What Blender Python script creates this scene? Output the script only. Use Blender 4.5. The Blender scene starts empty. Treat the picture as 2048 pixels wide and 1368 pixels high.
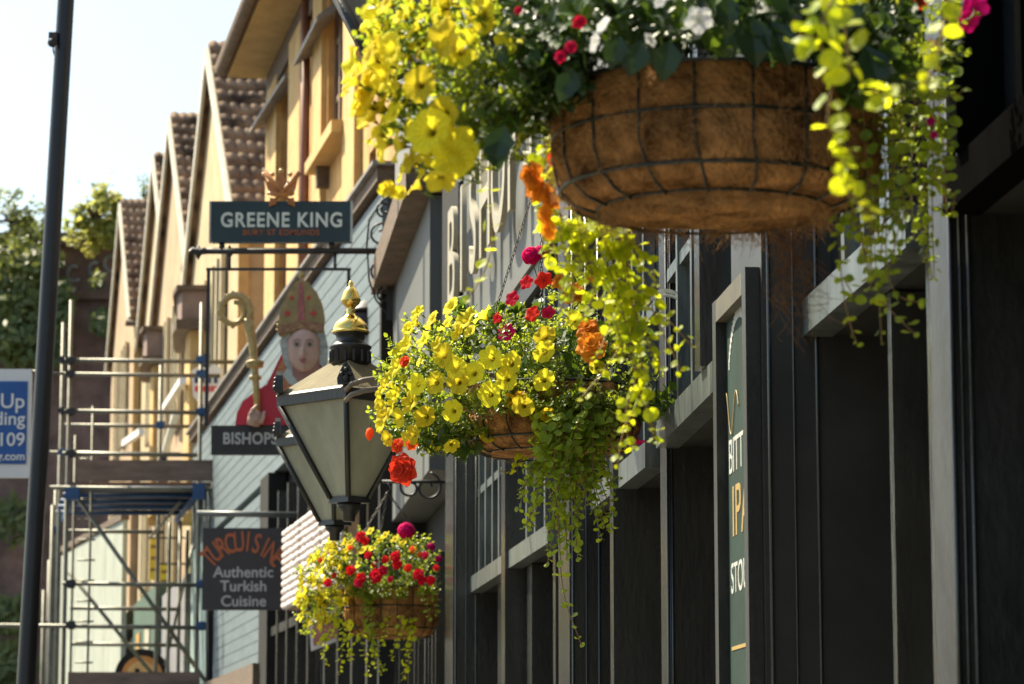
import bpy, math, random
from mathutils import Vector, Matrix, Euler
R=math.radians
sc=bpy.context.scene
# ---------------------------------------------------------------- camera, sky, sun, exposure
FPX=6000.0; PITCH=math.atan(894/FPX); EYE=1.6
cd=bpy.data.cameras.new('camera'); cam=bpy.data.objects.new('camera',cd); sc.collection.objects.link(cam)
cam.location=(0,0,EYE); cam.rotation_euler=(math.pi/2+PITCH,0,0)
cd.sensor_width=36; cd.lens=FPX/2048*36; cd.clip_start=.05; cd.clip_end=3000
cd.dof.use_dof=True; cd.dof.focus_distance=7.85; cd.dof.aperture_fstop=9.5; cd.dof.aperture_blades=7
sc.camera=cam
SUN_EL=R(52); SUN_H=Vector((-.76,.65)).normalized()
SUNV=Vector((SUN_H.x*math.cos(SUN_EL),SUN_H.y*math.cos(SUN_EL),math.sin(SUN_EL)))
w=bpy.data.worlds.new('World'); sc.world=w; w.use_nodes=True
nt=w.node_tree; bg=nt.nodes['Background']; sk=nt.nodes.new('ShaderNodeTexSky'); sk.sky_type='NISHITA'
sk.sun_disc=False; sk.sun_elevation=SUN_EL; sk.sun_rotation=math.atan2(SUN_H.x,SUN_H.y); sk.dust_density=3.0; sk.air_density=1.0; sk.ozone_density=.4
wt=nt.nodes.new('ShaderNodeMix'); wt.data_type='RGBA'; wt.blend_type='MULTIPLY'; wt.inputs[0].default_value=1; wt.inputs[7].default_value=(.93,1.0,.97,1)   # hazy warm air
nt.links.new(sk.outputs[0],wt.inputs[6]); nt.links.new(wt.outputs[2],bg.inputs[0]); bg.inputs[1].default_value=.088
sl=bpy.data.lights.new('sun','SUN'); sl.energy=4.9; sl.angle=R(.53); sl.color=(1,.9,.68)
so=bpy.data.objects.new('sun',sl); sc.collection.objects.link(so); so.rotation_euler=SUNV.to_track_quat('Z','Y').to_euler(); so.location=(-20,10,30)
sc.view_settings.view_transform='Standard'; sc.view_settings.look='None'; sc.view_settings.exposure=1.42; sc.view_settings.gamma=1; sc.view_settings.use_curve_mapping=False
try: sc.cycles.max_bounces=8; sc.cycles.transparent_max_bounces=12
except Exception: pass

# ---------------------------------------------------------------- helpers
_c,_s=math.cos(PITCH),math.sin(PITCH)
def ray(px,py):
    a=(px-1024)/FPX; b=-(py-684)/FPX
    return Vector((a,_c-b*_s,_s+b*_c))
def P(px,py,d):
    "point seen at photo pixel px,py that stands d metres up the street"
    r=ray(px,py); return r*(d/r.y)+Vector((0,0,EYE))
def PH(px,py,h):
    r=ray(px,py); return r*(h/r.z)+Vector((0,0,EYE))
class Line:
    "a facade line in plan, near to far; n points to the street"
    def __init__(s,A,B):
        s.A=Vector((A[0],A[1])); s.B=Vector((B[0],B[1])); s.u=(s.B-s.A).normalized(); s.n=Vector((-s.u.y,s.u.x))
    def at(s,px,py=900,off=0):
        r=ray(px,py); a=s.A+s.n*off; D=Vector((r.x,r.y)); den=D.x*s.u.y-D.y*s.u.x
        t=(a.x*s.u.y-a.y*s.u.x)/den
        return D*t
    def d(s,y,off=0):
        t=(y-s.A.y)/s.u.y; return s.A+s.u*t+s.n*off
_mats={}
def nd(t,k,**kw):
    n=t.nodes.new(k)
    for a,b in kw.items(): setattr(n,a,b)
    return n
def M(name,col,rough=.6,metal=0,var=.18,scale=6,bump=0,bscale=40,spec=.5,col2=None,coat=0,emis=None,trans=0,detail=4,stretch=None):
    if name in _mats: return _mats[name]
    m=bpy.data.materials.new(name); m.use_nodes=True; t=m.node_tree; b=t.nodes['Principled BSDF']; _mats[name]=m
    b.inputs['Roughness'].default_value=rough; b.inputs['Metallic'].default_value=metal; b.inputs['Specular IOR Level'].default_value=spec
    b.inputs['Coat Weight'].default_value=coat
    tc=nd(t,'ShaderNodeTexCoord'); src=tc.outputs['Object']
    if stretch:
        mp=nd(t,'ShaderNodeMapping'); mp.inputs['Scale'].default_value=stretch; t.links.new(src,mp.inputs[0]); src=mp.outputs[0]
    n=nd(t,'ShaderNodeTexNoise'); n.inputs['Scale'].default_value=scale; n.inputs['Detail'].default_value=detail; n.inputs['Roughness'].default_value=.65; t.links.new(src,n.inputs['Vector'])
    r=nd(t,'ShaderNodeValToRGB'); r.color_ramp.elements[0].position=.3; r.color_ramp.elements[1].position=.7
    c1=[max(0,x*(1-var)) for x in col]; c2=[min(1,x*(1+var)) for x in (col if col2 is None else col2)]
    r.color_ramp.elements[0].color=(*c1,1); r.color_ramp.elements[1].color=(*c2,1)
    t.links.new(n.outputs['Fac'],r.inputs[0]); t.links.new(r.outputs[0],b.inputs['Base Color'])
    if bump:
        n2=nd(t,'ShaderNodeTexNoise'); n2.inputs['Scale'].default_value=bscale; n2.inputs['Detail'].default_value=5; t.links.new(src,n2.inputs['Vector'])
        bp=nd(t,'ShaderNodeBump'); bp.inputs['Strength'].default_value=bump; bp.inputs['Distance'].default_value=.02
        t.links.new(n2.outputs['Fac'],bp.inputs['Height']); t.links.new(bp.outputs[0],b.inputs['Normal'])
    if trans:
        tr=nd(t,'ShaderNodeBsdfTranslucent'); mx=nd(t,'ShaderNodeMixShader'); mx.inputs[0].default_value=trans
        t.links.new(r.outputs[0],tr.inputs[0]); t.links.new(b.outputs[0],mx.inputs[1]); t.links.new(tr.outputs[0],mx.inputs[2]); t.links.new(mx.outputs[0],t.nodes['Material Output'].inputs[0])
    return m
def leafmat(name,col,tcol,tr=.45,rough=.45,scale=35):
    m=bpy.data.materials.new(name); m.use_nodes=True; t=m.node_tree; b=t.nodes['Principled BSDF']
    b.inputs['Roughness'].default_value=rough; b.inputs['Specular IOR Level'].default_value=.45
    tc=nd(t,'ShaderNodeTexCoord'); n=nd(t,'ShaderNodeTexNoise'); n.inputs['Scale'].default_value=scale; n.inputs['Detail'].default_value=2; t.links.new(tc.outputs['Object'],n.inputs['Vector'])
    def ramp(c):
        r=nd(t,'ShaderNodeValToRGB'); r.color_ramp.elements[0].position=.32; r.color_ramp.elements[1].position=.68
        r.color_ramp.elements[0].color=(c[0]*.6,c[1]*.68,c[2]*.7,1); r.color_ramp.elements[1].color=(min(1,c[0]*1.5),min(1,c[1]*1.3),c[2]*1.2,1); t.links.new(n.outputs['Fac'],r.inputs[0]); return r
    a=ramp(col); c=ramp(tcol); t.links.new(a.outputs[0],b.inputs['Base Color'])
    tn=nd(t,'ShaderNodeBsdfTranslucent'); t.links.new(c.outputs[0],tn.inputs[0])
    mx=nd(t,'ShaderNodeMixShader'); mx.inputs[0].default_value=tr; t.links.new(b.outputs[0],mx.inputs[1]); t.links.new(tn.outputs[0],mx.inputs[2]); t.links.new(mx.outputs[0],t.nodes['Material Output'].inputs[0])
    return m
def petalmat(name,col,throat,vein=.7,tr=.5):
    "petal pigment: throat colour at the middle, thin radial veins; uv.x = radius, uv.y = angle"
    m=bpy.data.materials.new(name); m.use_nodes=True; t=m.node_tree; b=t.nodes['Principled BSDF']; b.inputs['Roughness'].default_value=.7; b.inputs['Specular IOR Level'].default_value=.1
    uv=nd(t,'ShaderNodeUVMap'); uv.uv_map='uv'; sx=nd(t,'ShaderNodeSeparateXYZ'); t.links.new(uv.outputs[0],sx.inputs[0])
    r=nd(t,'ShaderNodeValToRGB'); e=r.color_ramp.elements; e[0].position=.10; e[0].color=(*throat,1); e[1].position=.30; e[1].color=(*col,1); t.links.new(sx.outputs[0],r.inputs[0])
    m1=nd(t,'ShaderNodeMath',operation='MULTIPLY'); m1.inputs[1].default_value=2*math.pi*15; t.links.new(sx.outputs[1],m1.inputs[0])
    m2=nd(t,'ShaderNodeMath',operation='COSINE'); t.links.new(m1.outputs[0],m2.inputs[0])
    m3=nd(t,'ShaderNodeMapRange'); m3.inputs[1].default_value=.6; m3.inputs[2].default_value=1; m3.inputs[3].default_value=0; m3.inputs[4].default_value=1; t.links.new(m2.outputs[0],m3.inputs[0])
    m4=nd(t,'ShaderNodeMapRange'); m4.inputs[1].default_value=.95; m4.inputs[2].default_value=.1; m4.inputs[3].default_value=0; m4.inputs[4].default_value=.85; t.links.new(sx.outputs[0],m4.inputs[0])
    m5=nd(t,'ShaderNodeMath',operation='MULTIPLY'); t.links.new(m3.outputs[0],m5.inputs[0]); t.links.new(m4.outputs[0],m5.inputs[1])
    mc=nd(t,'ShaderNodeMix',data_type='RGBA'); mc.inputs[7].default_value=(col[0]*vein,col[1]*vein*.8,col[2]*vein,1)
    t.links.new(m5.outputs[0],mc.inputs[0]); t.links.new(r.outputs[0],mc.inputs[6])
    oi=nd(t,'ShaderNodeObjectInfo'); hs=nd(t,'ShaderNodeHueSaturation'); mr=nd(t,'ShaderNodeMapRange'); mr.inputs[3].default_value=.72; mr.inputs[4].default_value=1.1; hm=nd(t,'ShaderNodeMapRange'); hm.inputs[3].default_value=.487; hm.inputs[4].default_value=.508; t.links.new(oi.outputs['Random'],hm.inputs[0]); t.links.new(hm.outputs[0],hs.inputs['Hue']); t.links.new(oi.outputs['Random'],mr.inputs[0]); t.links.new(mr.outputs[0],hs.inputs['Value'])
    t.links.new(mc.outputs[2],hs.inputs['Color']); t.links.new(hs.outputs[0],b.inputs['Base Color'])
    tn=nd(t,'ShaderNodeBsdfTranslucent'); t.links.new(hs.outputs[0],tn.inputs[0])
    mx=nd(t,'ShaderNodeMixShader'); mx.inputs[0].default_value=tr; t.links.new(b.outputs[0],mx.inputs[1]); t.links.new(tn.outputs[0],mx.inputs[2]); t.links.new(mx.outputs[0],t.nodes['Material Output'].inputs[0])
    return m
def frame_from(d,up=Vector((0,0,1))):
    d=d.normalized()
    if abs(d.dot(up.normalized()))>.98: up=Vector((0,1,0)) if abs(d.y)<.9 else Vector((1,0,0))
    x=up.cross(d).normalized(); y=d.cross(x); return x,y,d
class MB:
    def __init__(s): s.v=[]; s.f=[]; s.mi=[]; s.uv=[]; s.k=0; s.sm=[]; s.smooth=False
    def add(s,vs,fs,uvs=None):
        o=len(s.v); s.v.extend([tuple(p) for p in vs])
        for i,f in enumerate(fs): s.f.append([o+j for j in f]); s.mi.append(s.k); s.sm.append(s.smooth)
        s.uv.extend(uvs if uvs else [(0.5,0)]*len(vs))
    def hexa(s,a): s.add(a,[(0,3,2,1),(4,5,6,7),(0,1,5,4),(1,2,6,5),(2,3,7,6),(3,0,4,7)])
    def box(s,x0,x1,y0,y1,z0,z1): s.hexa([(x0,y0,z0),(x1,y0,z0),(x1,y1,z0),(x0,y1,z0),(x0,y0,z1),(x1,y0,z1),(x1,y1,z1),(x0,y1,z1)])
    def slab(s,A,B,o0,o1,z0,z1):
        "box standing on the plan segment A-B from offset o0 to o1 towards the street"
        A=Vector(A[:2]); B=Vector(B[:2]); u=(B-A).normalized(); n=Vector((-u.y,u.x))
        a,b,c,d=A+n*o0,B+n*o0,B+n*o1,A+n*o1
        s.hexa([(*a,z0),(*b,z0),(*c,z0),(*d,z0),(*a,z1),(*b,z1),(*c,z1),(*d,z1)][::1])
    def post(s,L,y,hw,o0,o1,z0,z1):
        c=L.d(y); s.slab(c-L.u*hw,c+L.u*hw,o0,o1,z0,z1)
    def tube(s,pts,r,n=8,caps=True):
        pts=[Vector(p) for p in pts]; rs=r if isinstance(r,(list,tuple)) else [r]*len(pts)
        rings=[]; up=Vector((0,0,1))
        for i,p in enumerate(pts):
            d=(pts[min(i+1,len(pts)-1)]-pts[max(i-1,0)])
            if d.length<1e-9: d=Vector((0,0,1))
            x,y,_=frame_from(d,Vector((0.3,0.9,0.2)))
            rings.append([p+(x*math.cos(2*math.pi*k/n)+y*math.sin(2*math.pi*k/n))*rs[i] for k in range(n)])
        vs=[q for g in rings for q in g]; fs=[]
        for i in range(len(pts)-1):
            for k in range(n): fs.append((i*n+k,i*n+(k+1)%n,(i+1)*n+(k+1)%n,(i+1)*n+k))
        if caps: fs.append(tuple(range(n))[::-1]); fs.append(tuple((len(pts)-1)*n+k for k in range(n)))
        o=s.smooth; s.smooth=True; s.add(vs,fs); s.smooth=o
    def lathe(s,prof,c,n=24,axis=Vector((0,0,1)),rot=0,smooth=True):
        x,y,z=frame_from(axis,Vector((0,1,0))); c=Vector(c)
        vs=[];fs=[]
        for (r,h) in prof:
            for k in range(n):
                a=2*math.pi*k/n+rot; vs.append(c+x*math.cos(a)*r+y*math.sin(a)*r+z*h)
        for i in range(len(prof)-1):
            for k in range(n): fs.append((i*n+k,i*n+(k+1)%n,(i+1)*n+(k+1)%n,(i+1)*n+k))
        fs.append(tuple(range(n))[::-1]); fs.append(tuple((len(prof)-1)*n+k for k in range(n)))
        o=s.smooth; s.smooth=smooth; s.add(vs,fs); s.smooth=o
    def prism(s,poly,off):
        "closed outline extruded by the vector off"
        n=len(poly); off=Vector(off); poly=[Vector(p) for p in poly]
        s.add(poly+[p+off for p in poly],[tuple(range(n)),tuple(range(n,2*n))[::-1]]+[(i,i+n,(i+1)%n+n,(i+1)%n) for i in range(n)])
    def build(s,name,mats,parent=None,smooth=None):
        me=bpy.data.meshes.new(name); org=parent['_w'] if parent is not None else (0,0,0)
        if parent is None and s.v:
            xs=[p[0] for p in s.v]; ys=[p[1] for p in s.v]; zs=[p[2] for p in s.v]; org=((min(xs)+max(xs))/2,(min(ys)+max(ys))/2,min(zs))
        me.from_pydata([(p[0]-org[0],p[1]-org[1],p[2]-org[2]) for p in s.v],[],s.f)
        mats=mats if isinstance(mats,(list,tuple)) else [mats]
        for m in mats: me.materials.append(m)
        me.polygons.foreach_set('material_index',s.mi); me.polygons.foreach_set('use_smooth',s.sm if smooth is None else [smooth]*len(s.f))
        ul=me.uv_layers.new(name='uv'); vi=[0]*len(me.loops); me.loops.foreach_get('vertex_index',vi)
        fl=[]; 
        for i in vi: fl.extend(s.uv[i])
        ul.data.foreach_set('uv',fl); me.update()
        o=bpy.data.objects.new(name,me); sc.collection.objects.link(o)
        if parent is not None: o.parent=parent; o['_w']=tuple(parent['_w'])
        else: o.location=org; o['_w']=tuple(org)
        return o
def thing(name,loc,label,cat,group=None,kind=None):
    o=bpy.data.objects.new(name,None); sc.collection.objects.link(o); o.location=loc; o.empty_display_size=.1; o['_w']=tuple(loc)
    return tag(o,label,cat,group,kind)
def tag(o,label,cat,group=None,kind=None):
    o['label']=label; o['category']=cat
    if group: o['group']=group
    if kind: o['kind']=kind
    return o
def struct(o): o['kind']='structure'; return o
def text(s,size,pos,xdir,zdir,mat,name,parent,depth=.004,align='CENTER',bold=0,sx=1,font=None,yal='CENTER',space=1):
    cu=bpy.data.curves.new('txt','FONT'); cu.body=s; cu.size=size; cu.extrude=depth; cu.align_x=align; cu.align_y=yal; cu.offset=bold; cu.space_character=space
    t=bpy.data.objects.new('txt',cu); sc.collection.objects.link(t); dg=bpy.context.evaluated_depsgraph_get()
    me=bpy.data.meshes.new_from_object(t.evaluated_get(dg)); bpy.data.objects.remove(t); bpy.data.curves.remove(cu)
    xd=Vector(xdir).normalized(); zd=Vector(zdir).normalized(); yd=xd.cross(zd)*-1  # text normal = x cross up
    nrm=xd.cross(zd)
    org=Vector(parent['_w']) if parent is not None else Vector((0,0,0)); p=Vector(pos)-org
    for v in me.vertices:
        q=v.co; v.co=p+xd*(q.x*sx)+zd*q.y+nrm*q.z
    me.materials.clear(); me.materials.append(mat); me.name=name
    o=bpy.data.objects.new(name,me); sc.collection.objects.link(o)
    if parent is not None: o.parent=parent; o['_w']=tuple(parent['_w'])
    return o
def Z(h): return h+EYE
# ---------------------------------------------------------------- materials
BLK=M('black_gloss_paint',(.018,.0175,.016),rough=.42,var=.25,scale=9,bump=.08,bscale=60)
BLKM=M('black_matt_paint',(.021,.02,.018),rough=.8,var=.3,scale=5,spec=.2)
DARKP=M('charcoal_panel',(.021,.02,.018),rough=.85,var=.3,scale=3,spec=.2)
GREYP=M('weathered_black_gloss_paint',(.025,.025,.023),rough=.22,var=.45,scale=7,bump=.07,bscale=70,stretch=(1,1,.25),spec=.9)
FASC=M('grey_fascia_paint',(.1,.103,.095),rough=.6,var=.12,scale=4,stretch=(4,4,.5))
CREAM=M('cream_letter_paint',(.32,.29,.22),rough=.6,var=.08,scale=8)
PANE=M('dark_window_glass',(.012,.014,.018),rough=.08,var=.3,scale=2,spec=.35)
BROWNW=M('weathered_brown_timber',(.13,.09,.06),rough=.8,var=.4,scale=10,bump=.3,bscale=30,stretch=(1,1,4))
STONE=M('bath_stone',(.36,.17,.04),rough=.85,var=.25,scale=1.1,bump=.4,bscale=14,col2=(.6,.35,.12))
STONE2=M('bath_stone_trim',(.55,.36,.14),rough=.85,var=.2,scale=2.5,bump=.3,bscale=20)
PINKS=M('pinkish_render',(.42,.29,.17),rough=.85,var=.2,scale=1.2,bump=.2,bscale=10)
CRST=M('pale_render',(.45,.34,.19),rough=.85,var=.18,scale=1.5,bump=.2,bscale=12)
TILE=M('mottled_brown_roof_tile',(.08,.045,.025),rough=.9,var=.35,scale=2.2,bump=.4,bscale=30,col2=(.3,.19,.11),detail=1)
RUST=M('copper_brown_downpipe',(.22,.09,.05),rough=.5,var=.3,scale=5)
LEADG=M('grey_lead_canopy',(.23,.21,.19),rough=.6,var=.35,scale=4,bump=.3,bscale=12)
SIDING=M('blue_grey_boarding',(.115,.15,.165),rough=.6,var=.16,scale=2,bump=.15,bscale=30,stretch=(1,1,6))
GALV=M('galvanised_tube',(.16,.155,.12),rough=.5,metal=.35,var=.3,scale=7)
BLUE=M('blue_painted_steel',(.015,.06,.16),rough=.5,var=.3,scale=6)
PLANK=M('scaffold_plank',(.19,.13,.1),rough=.85,var=.4,scale=5,bump=.3,bscale=20,stretch=(.4,2,2))
WHITE=M('white_paint',(.75,.75,.73),rough=.5,var=.05,scale=4)
SIGNG=M('dark_teal_sign_board',(.012,.03,.036),rough=.45,var=.35,scale=3)
LTR=M('pale_sign_lettering',(.62,.66,.6),rough=.6,var=.12,scale=18)
RUSTL=M('faded_orange_lettering',(.3,.08,.02),rough=.6,var=.35,scale=14)
COPP=M('burnt_orange_crown_paint',(.42,.16,.035),rough=.35,var=.3,scale=14)
GOLD=M('polished_brass',(.85,.6,.16),rough=.16,metal=1,var=.1,scale=10)
GOLDP=M('gold_paint',(.42,.3,.12),rough=.45,var=.25,scale=20,metal=.2)
IRON=M('black_wrought_iron',(.02,.018,.018),rough=.5,var=.3,scale=10)
SKIN=M('painted_skin',(.5,.33,.27),rough=.6,var=.12,scale=12)
SKIND=M('painted_skin_shade',(.3,.15,.12),rough=.6,var=.15,scale=12)
REDP=M('crimson_paint',(.45,.01,.03),rough=.45,var=.15,scale=6)
HAIR=M('grey_hair_paint',(.36,.38,.36),rough=.7,var=.3,scale=30)
MITRE=M('ochre_mitre_paint',(.3,.22,.09),rough=.6,var=.25,scale=18)
ROSE=M('worn_rose_gold_paint',(.3,.06,.04),rough=.5,var=.5,scale=40,col2=(.25,.16,.07))
LINEN=M('pale_collar_paint',(.45,.5,.48),rough=.6,var=.15,scale=15)
TANM=M('tan_weathered_lantern_metal',(.13,.105,.05),rough=.85,var=.22,scale=14,bump=.15,bscale=60)
FROST=M('frosted_lantern_glass',(.6,.59,.46),rough=.3,var=.25,scale=5,trans=.5,stretch=(1,1,.4))
COIR=M('coconut_fibre_liner',(.18,.075,.025),rough=.95,var=.45,scale=15,bump=1.0,bscale=140,col2=(.5,.25,.09),spec=.1)
FIBL=M('pale_coconut_fibre',(.42,.24,.1),rough=.9,var=.35,scale=30,spec=.1)
FIB=M('loose_coconut_fibre',(.2,.1,.04),rough=.9,var=.3,scale=30,spec=.1)
WIRE=M('dark_green_coated_wire',(.012,.018,.014),rough=.45,var=.2,scale=20)
CHAIN=M('dull_steel_chain',(.06,.05,.04),rough=.45,metal=.6,var=.3,scale=40)
STEM=M('plant_stem',(.22,.13,.04),rough=.6,var=.2,scale=40)
BRICKD=M('dark_viaduct_brick',(.17,.11,.09),rough=.9,var=.5,scale=1.2,bump=.4,bscale=6)  # brick lightened, distance haze put into the colour
BARK=M('bark',(.09,.065,.045),rough=.9,var=.3,scale=6)
ASPH=M('asphalt',(.05,.05,.05),rough=.9,var=.2,scale=12)
PAVE=M('pavement_slab',(.16,.15,.13),rough=.85,var=.15,scale=3)
ROADP=M('road_marking_yellow',(.6,.45,.05),rough=.7,var=.1,scale=8)
SOIL=M('dark_soil',(.02,.014,.01),rough=1,var=.3,scale=40)

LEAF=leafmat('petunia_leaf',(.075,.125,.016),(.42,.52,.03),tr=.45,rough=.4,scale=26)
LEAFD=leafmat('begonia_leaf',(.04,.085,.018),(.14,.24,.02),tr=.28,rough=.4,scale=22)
LEAFX=leafmat('shaded_begonia_leaf',(.022,.05,.012),(.05,.1,.012),tr=.15,rough=.4,scale=12)  # darker leaf copy, shade on the basket's near side put into the green
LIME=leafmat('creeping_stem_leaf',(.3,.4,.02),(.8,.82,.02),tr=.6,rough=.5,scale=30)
LIMED=leafmat('creeping_stem_leaf_green',(.2,.31,.03),(.5,.62,.03),tr=.48,rough=.5,scale=30)  # greener copy of the leaf, shade on the hanging stems put into the colour
IVY=leafmat('ivy_leaf',(.1,.14,.04),(.3,.36,.07),tr=.3,scale=1.2)  # leaf colour lightened to carry the distance haze
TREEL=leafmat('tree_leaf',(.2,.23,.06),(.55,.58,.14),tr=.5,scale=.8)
YEL=petalmat('yellow_petal',(.92,.8,.04),(.09,.07,.005),vein=.45,tr=.46)
YELD=petalmat('deep_yellow_petal',(.85,.55,.03),(.2,.1,.005),vein=.5,tr=.45)
REDF=petalmat('red_petal',(.78,.012,.03),(.5,.01,.02),vein=.7,tr=.4)
PINKF=petalmat('magenta_petal',(.8,.01,.2),(.6,.02,.15),vein=.7,tr=.4)
ORF=petalmat('orange_petal',(.9,.13,.03),(.75,.08,.02),vein=.75,tr=.4)
AMBER=petalmat('amber_petal',(.92,.38,.03),(.8,.24,.02),vein=.8,tr=.45)
WHF=petalmat('white_petal',(.8,.8,.76),(.7,.75,.4),vein=.85,tr=.35)
SILV=leafmat('silver_leaf',(.5,.52,.46),(.4,.42,.36),tr=.15)

# ---------------------------------------------------------------- ground
m=MB(); m.box(-300,300,-60,900,-.5,-.12); struct(m.build('ground',ASPH))
m=MB(); m.box(-7.6,-2.4,-40,300,-.12,-.116); o=m.build('road',ASPH); struct(o)
m=MB(); m.add([(-2.4,-40,0),(3.2,-40,0),(3.2,18,0),(-4.6,60,0),(-9,60,0),(-2.4,20,0),(-2.4,-40,-.12),(3.2,-40,-.12),(3.2,18,-.12),(-4.6,60,-.12),(-9,60,-.12),(-2.4,20,-.12)],
 [(0,1,2,3,4,5),(0,5,11,6),(5,4,10,11)]); struct(m.build('pavement',PAVE))
m=MB(); m.box(-2.62,-2.54,-40,20,-.115,-.112); m.box(-2.82,-2.74,-40,20,-.115,-.112); struct(m.build('road_markings',ROADP))

# ---------------------------------------------------------------- the pub frontage
def K(x,y,h): r=PH(x,y,h); return (r.x,r.y)
L4=Line(K(1866,405,1),K(1655,595,1)); L3=Line(K(1420,765,1),K(1345,842,1))
L2=Line(K(1319,885,1),K(1206,978,1)); L1=Line(K(1094,1064,1),K(958,1155,1))
L0=Line(K(863,384,3.35),K(787,583,3.35))
pub=thing('pub_building',(1.2,12,0),'black and grey pub frontage with tall multi-pane windows, filling the right half','building')
def Y(L,px,py=950,off=0): return L.at(px,py,off).y
# building mass behind the glazing
y0=3.0
plan=[L4.d(y0,-.30),L4.d(Y(L4,1600),-.30),L3.d(Y(L3,1460),-.30),L2.d(Y(L2,1320),-.30),L1.d(Y(L1,1100),-.30),L1.d(Y(L1,930),-.30),L0.d(19.9,-.30)]
m=MB(); pts=[(p.x,p.y) for p in plan]+[(7,20.3),(7,3.0)]
n=len(pts); vs=[(x,y,0) for x,y in pts]+[(x,y,8.5) for x,y in pts]
m.add(vs,[tuple(range(n))[::-1],tuple(range(n,2*n))]+[(i,(i+1)%n,(i+1)%n+n,i+n) for i in range(n)]); m.build('wall',DARKP,pub)
# near end of the pub beside and behind the camera side
m=MB(); A=L4.d(-3,.02); B=L4.d(3.6,.02); m.slab(A,B,-.3,.06,0,8.4); m.build('wall_panel',BLKM,pub)
RAIL=(.925,1.0); MID=(1.385,1.42)
RAILM=M('sunlit_rail_paint',(.085,.098,.095),rough=.3,var=.6,scale=14,bump=.12,bscale=60,stretch=(1.5,1.5,.25),spec=.6)  # lightened pub paint: sunlight on rails and glazing bars put into the colour
def bay(L,pn,pf,bars,wide,lower,top=1.98,label=None,lowpy=1250,upy=None,railmat=GREYP):
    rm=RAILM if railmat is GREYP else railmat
    "one glazed bay: pn/pf near and far photo columns of the opening"
    yn,yf=Y(L,pn),Y(L,pf)
    f=MB(); f.slab(L.d(yn),L.d(yf),-.02,.04,Z(top),Z(top)+.09); W=f.build('window',BLK,pub)
    f=MB(); f.slab(L.d(yn),L.d(yf),-.16,.0,Z(-1.0),Z(-.6)); f.build('sill',BLK,W)
    f=MB(); f.slab(L.d(yn),L.d(yf),-.27,-.2,0,Z(-1.0)-.002); f.build('bottom_panel',BLK,W)
    g=MB(); g.slab(L.d(yn),L.d(yf),-.03,-.018,Z(1.0),Z(top)); g.slab(L.d(yn),L.d(yf),-.24,-.225,Z(-.6),Z(RAIL[0])); g.build('glass_pane',PANE,W)
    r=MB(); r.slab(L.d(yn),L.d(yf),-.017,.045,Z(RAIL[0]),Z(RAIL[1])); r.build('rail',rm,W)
    r=MB(); r.slab(L.d(yn),L.d(yf),-.26,-.018,Z(RAIL[0])+.003,Z(RAIL[1])-.003); r.build('soffit',BLKM,W)  # underside split off in black, the shade below the rail put into its paint
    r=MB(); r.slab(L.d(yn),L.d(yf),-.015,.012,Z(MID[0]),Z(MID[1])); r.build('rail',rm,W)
    for b in bars:
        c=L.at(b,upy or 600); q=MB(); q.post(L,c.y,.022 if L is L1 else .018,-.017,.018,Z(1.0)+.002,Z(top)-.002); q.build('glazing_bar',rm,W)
    for (a,b,full) in wide:
        p=L.at(a,900); q_=L.at(b,900); q=MB(); q.slab(q_ if q_.y<p.y else p,p if q_.y<p.y else q_,-.21,.06,Z(-1.0) if full else Z(1.0)+.002,Z(top)-.002); q.build('mullion',railmat,W)
    for (a,b) in lower:
        p=L.at(a,lowpy); q_=L.at(b,lowpy); q=MB(); q.slab(q_ if q_.y<p.y else p,p if q_.y<p.y else q_,-.2,-.02,Z(-.6),Z(RAIL[0])-.002); q.build('mullion',railmat,W)
    return W
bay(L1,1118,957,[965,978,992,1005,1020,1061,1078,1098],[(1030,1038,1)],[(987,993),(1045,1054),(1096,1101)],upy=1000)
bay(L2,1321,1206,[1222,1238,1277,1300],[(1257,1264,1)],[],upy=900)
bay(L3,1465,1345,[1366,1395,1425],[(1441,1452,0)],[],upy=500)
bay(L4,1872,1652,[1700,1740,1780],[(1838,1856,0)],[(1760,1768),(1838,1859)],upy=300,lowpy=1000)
bay(L4,2400,1952,[2060,2120,2180],[(1986,2004,0)],[(2080,2110)],upy=100,lowpy=900,railmat=M('shade_black_paint',(.004,.004,.004),rough=1,var=.2,spec=.0))  # nearest bay blackened: the shade over it is put into the paint
# inner door leaves of the near bay
def pilaster(Ln,cpx,bpx,apx,py,z0,z1,mt,hd=None,name='pilaster',top=None):
    "near side face from the glazing at column cpx out to the front corner at bpx, front face runs on to apx"
    S=Ln.at(cpx,py); n=Ln.n; lo,hi=0,1.2
    for _ in range(40):
        t=(lo+hi)/2; c=S+n*t; r=ray(bpx,py)
        if c.x/c.y*r.y>r.x: lo=t
        else: hi=t
    t=(lo+hi)/2; c=S+n*t; l=Line((c.x,c.y),(c.x+Ln.u.x,c.y+Ln.u.y)); e=l.at(apx,py); ln=(e-c).length
    m=MB(); m.slab(S,S+Ln.u*ln,-.28,t,z0,z1); o=m.build(name,mt,pub)
    for fr in (.12,.5,.9):
        q=S+n*(t*fr)-Ln.u*.004; b_=MB(); b_.tube([(q.x,q.y,z0+.01),(q.x,q.y,z1-.01)],.0045 if fr!=.5 else .003,8); b_.build('bead_moulding',GREYP,o)
    print(name,'proj %.3f len %.3f at %.1f'%(t,ln,S.y)); return S,t,ln
PL=GREYP
pilaster(L4,1951,1904,1868,950,0,Z(2.1),M('scuffed_black_gloss_paint',(.02,.021,.021),rough=.45,var=.8,scale=4,bump=.15,bscale=40,stretch=(1,1,.5),spec=.45))
S34=pilaster(L4,1651,1528,1467,950,0,Z(3.2),M('black_pilaster',(.024,.023,.021),rough=.45,var=.35,scale=5))
pilaster(L3,1345,1334,1321,1000,0,Z(2.1),GREYP)
pilaster(L2,1206,1139,1117,1150,0,Z(2.1),GREYP)
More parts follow.
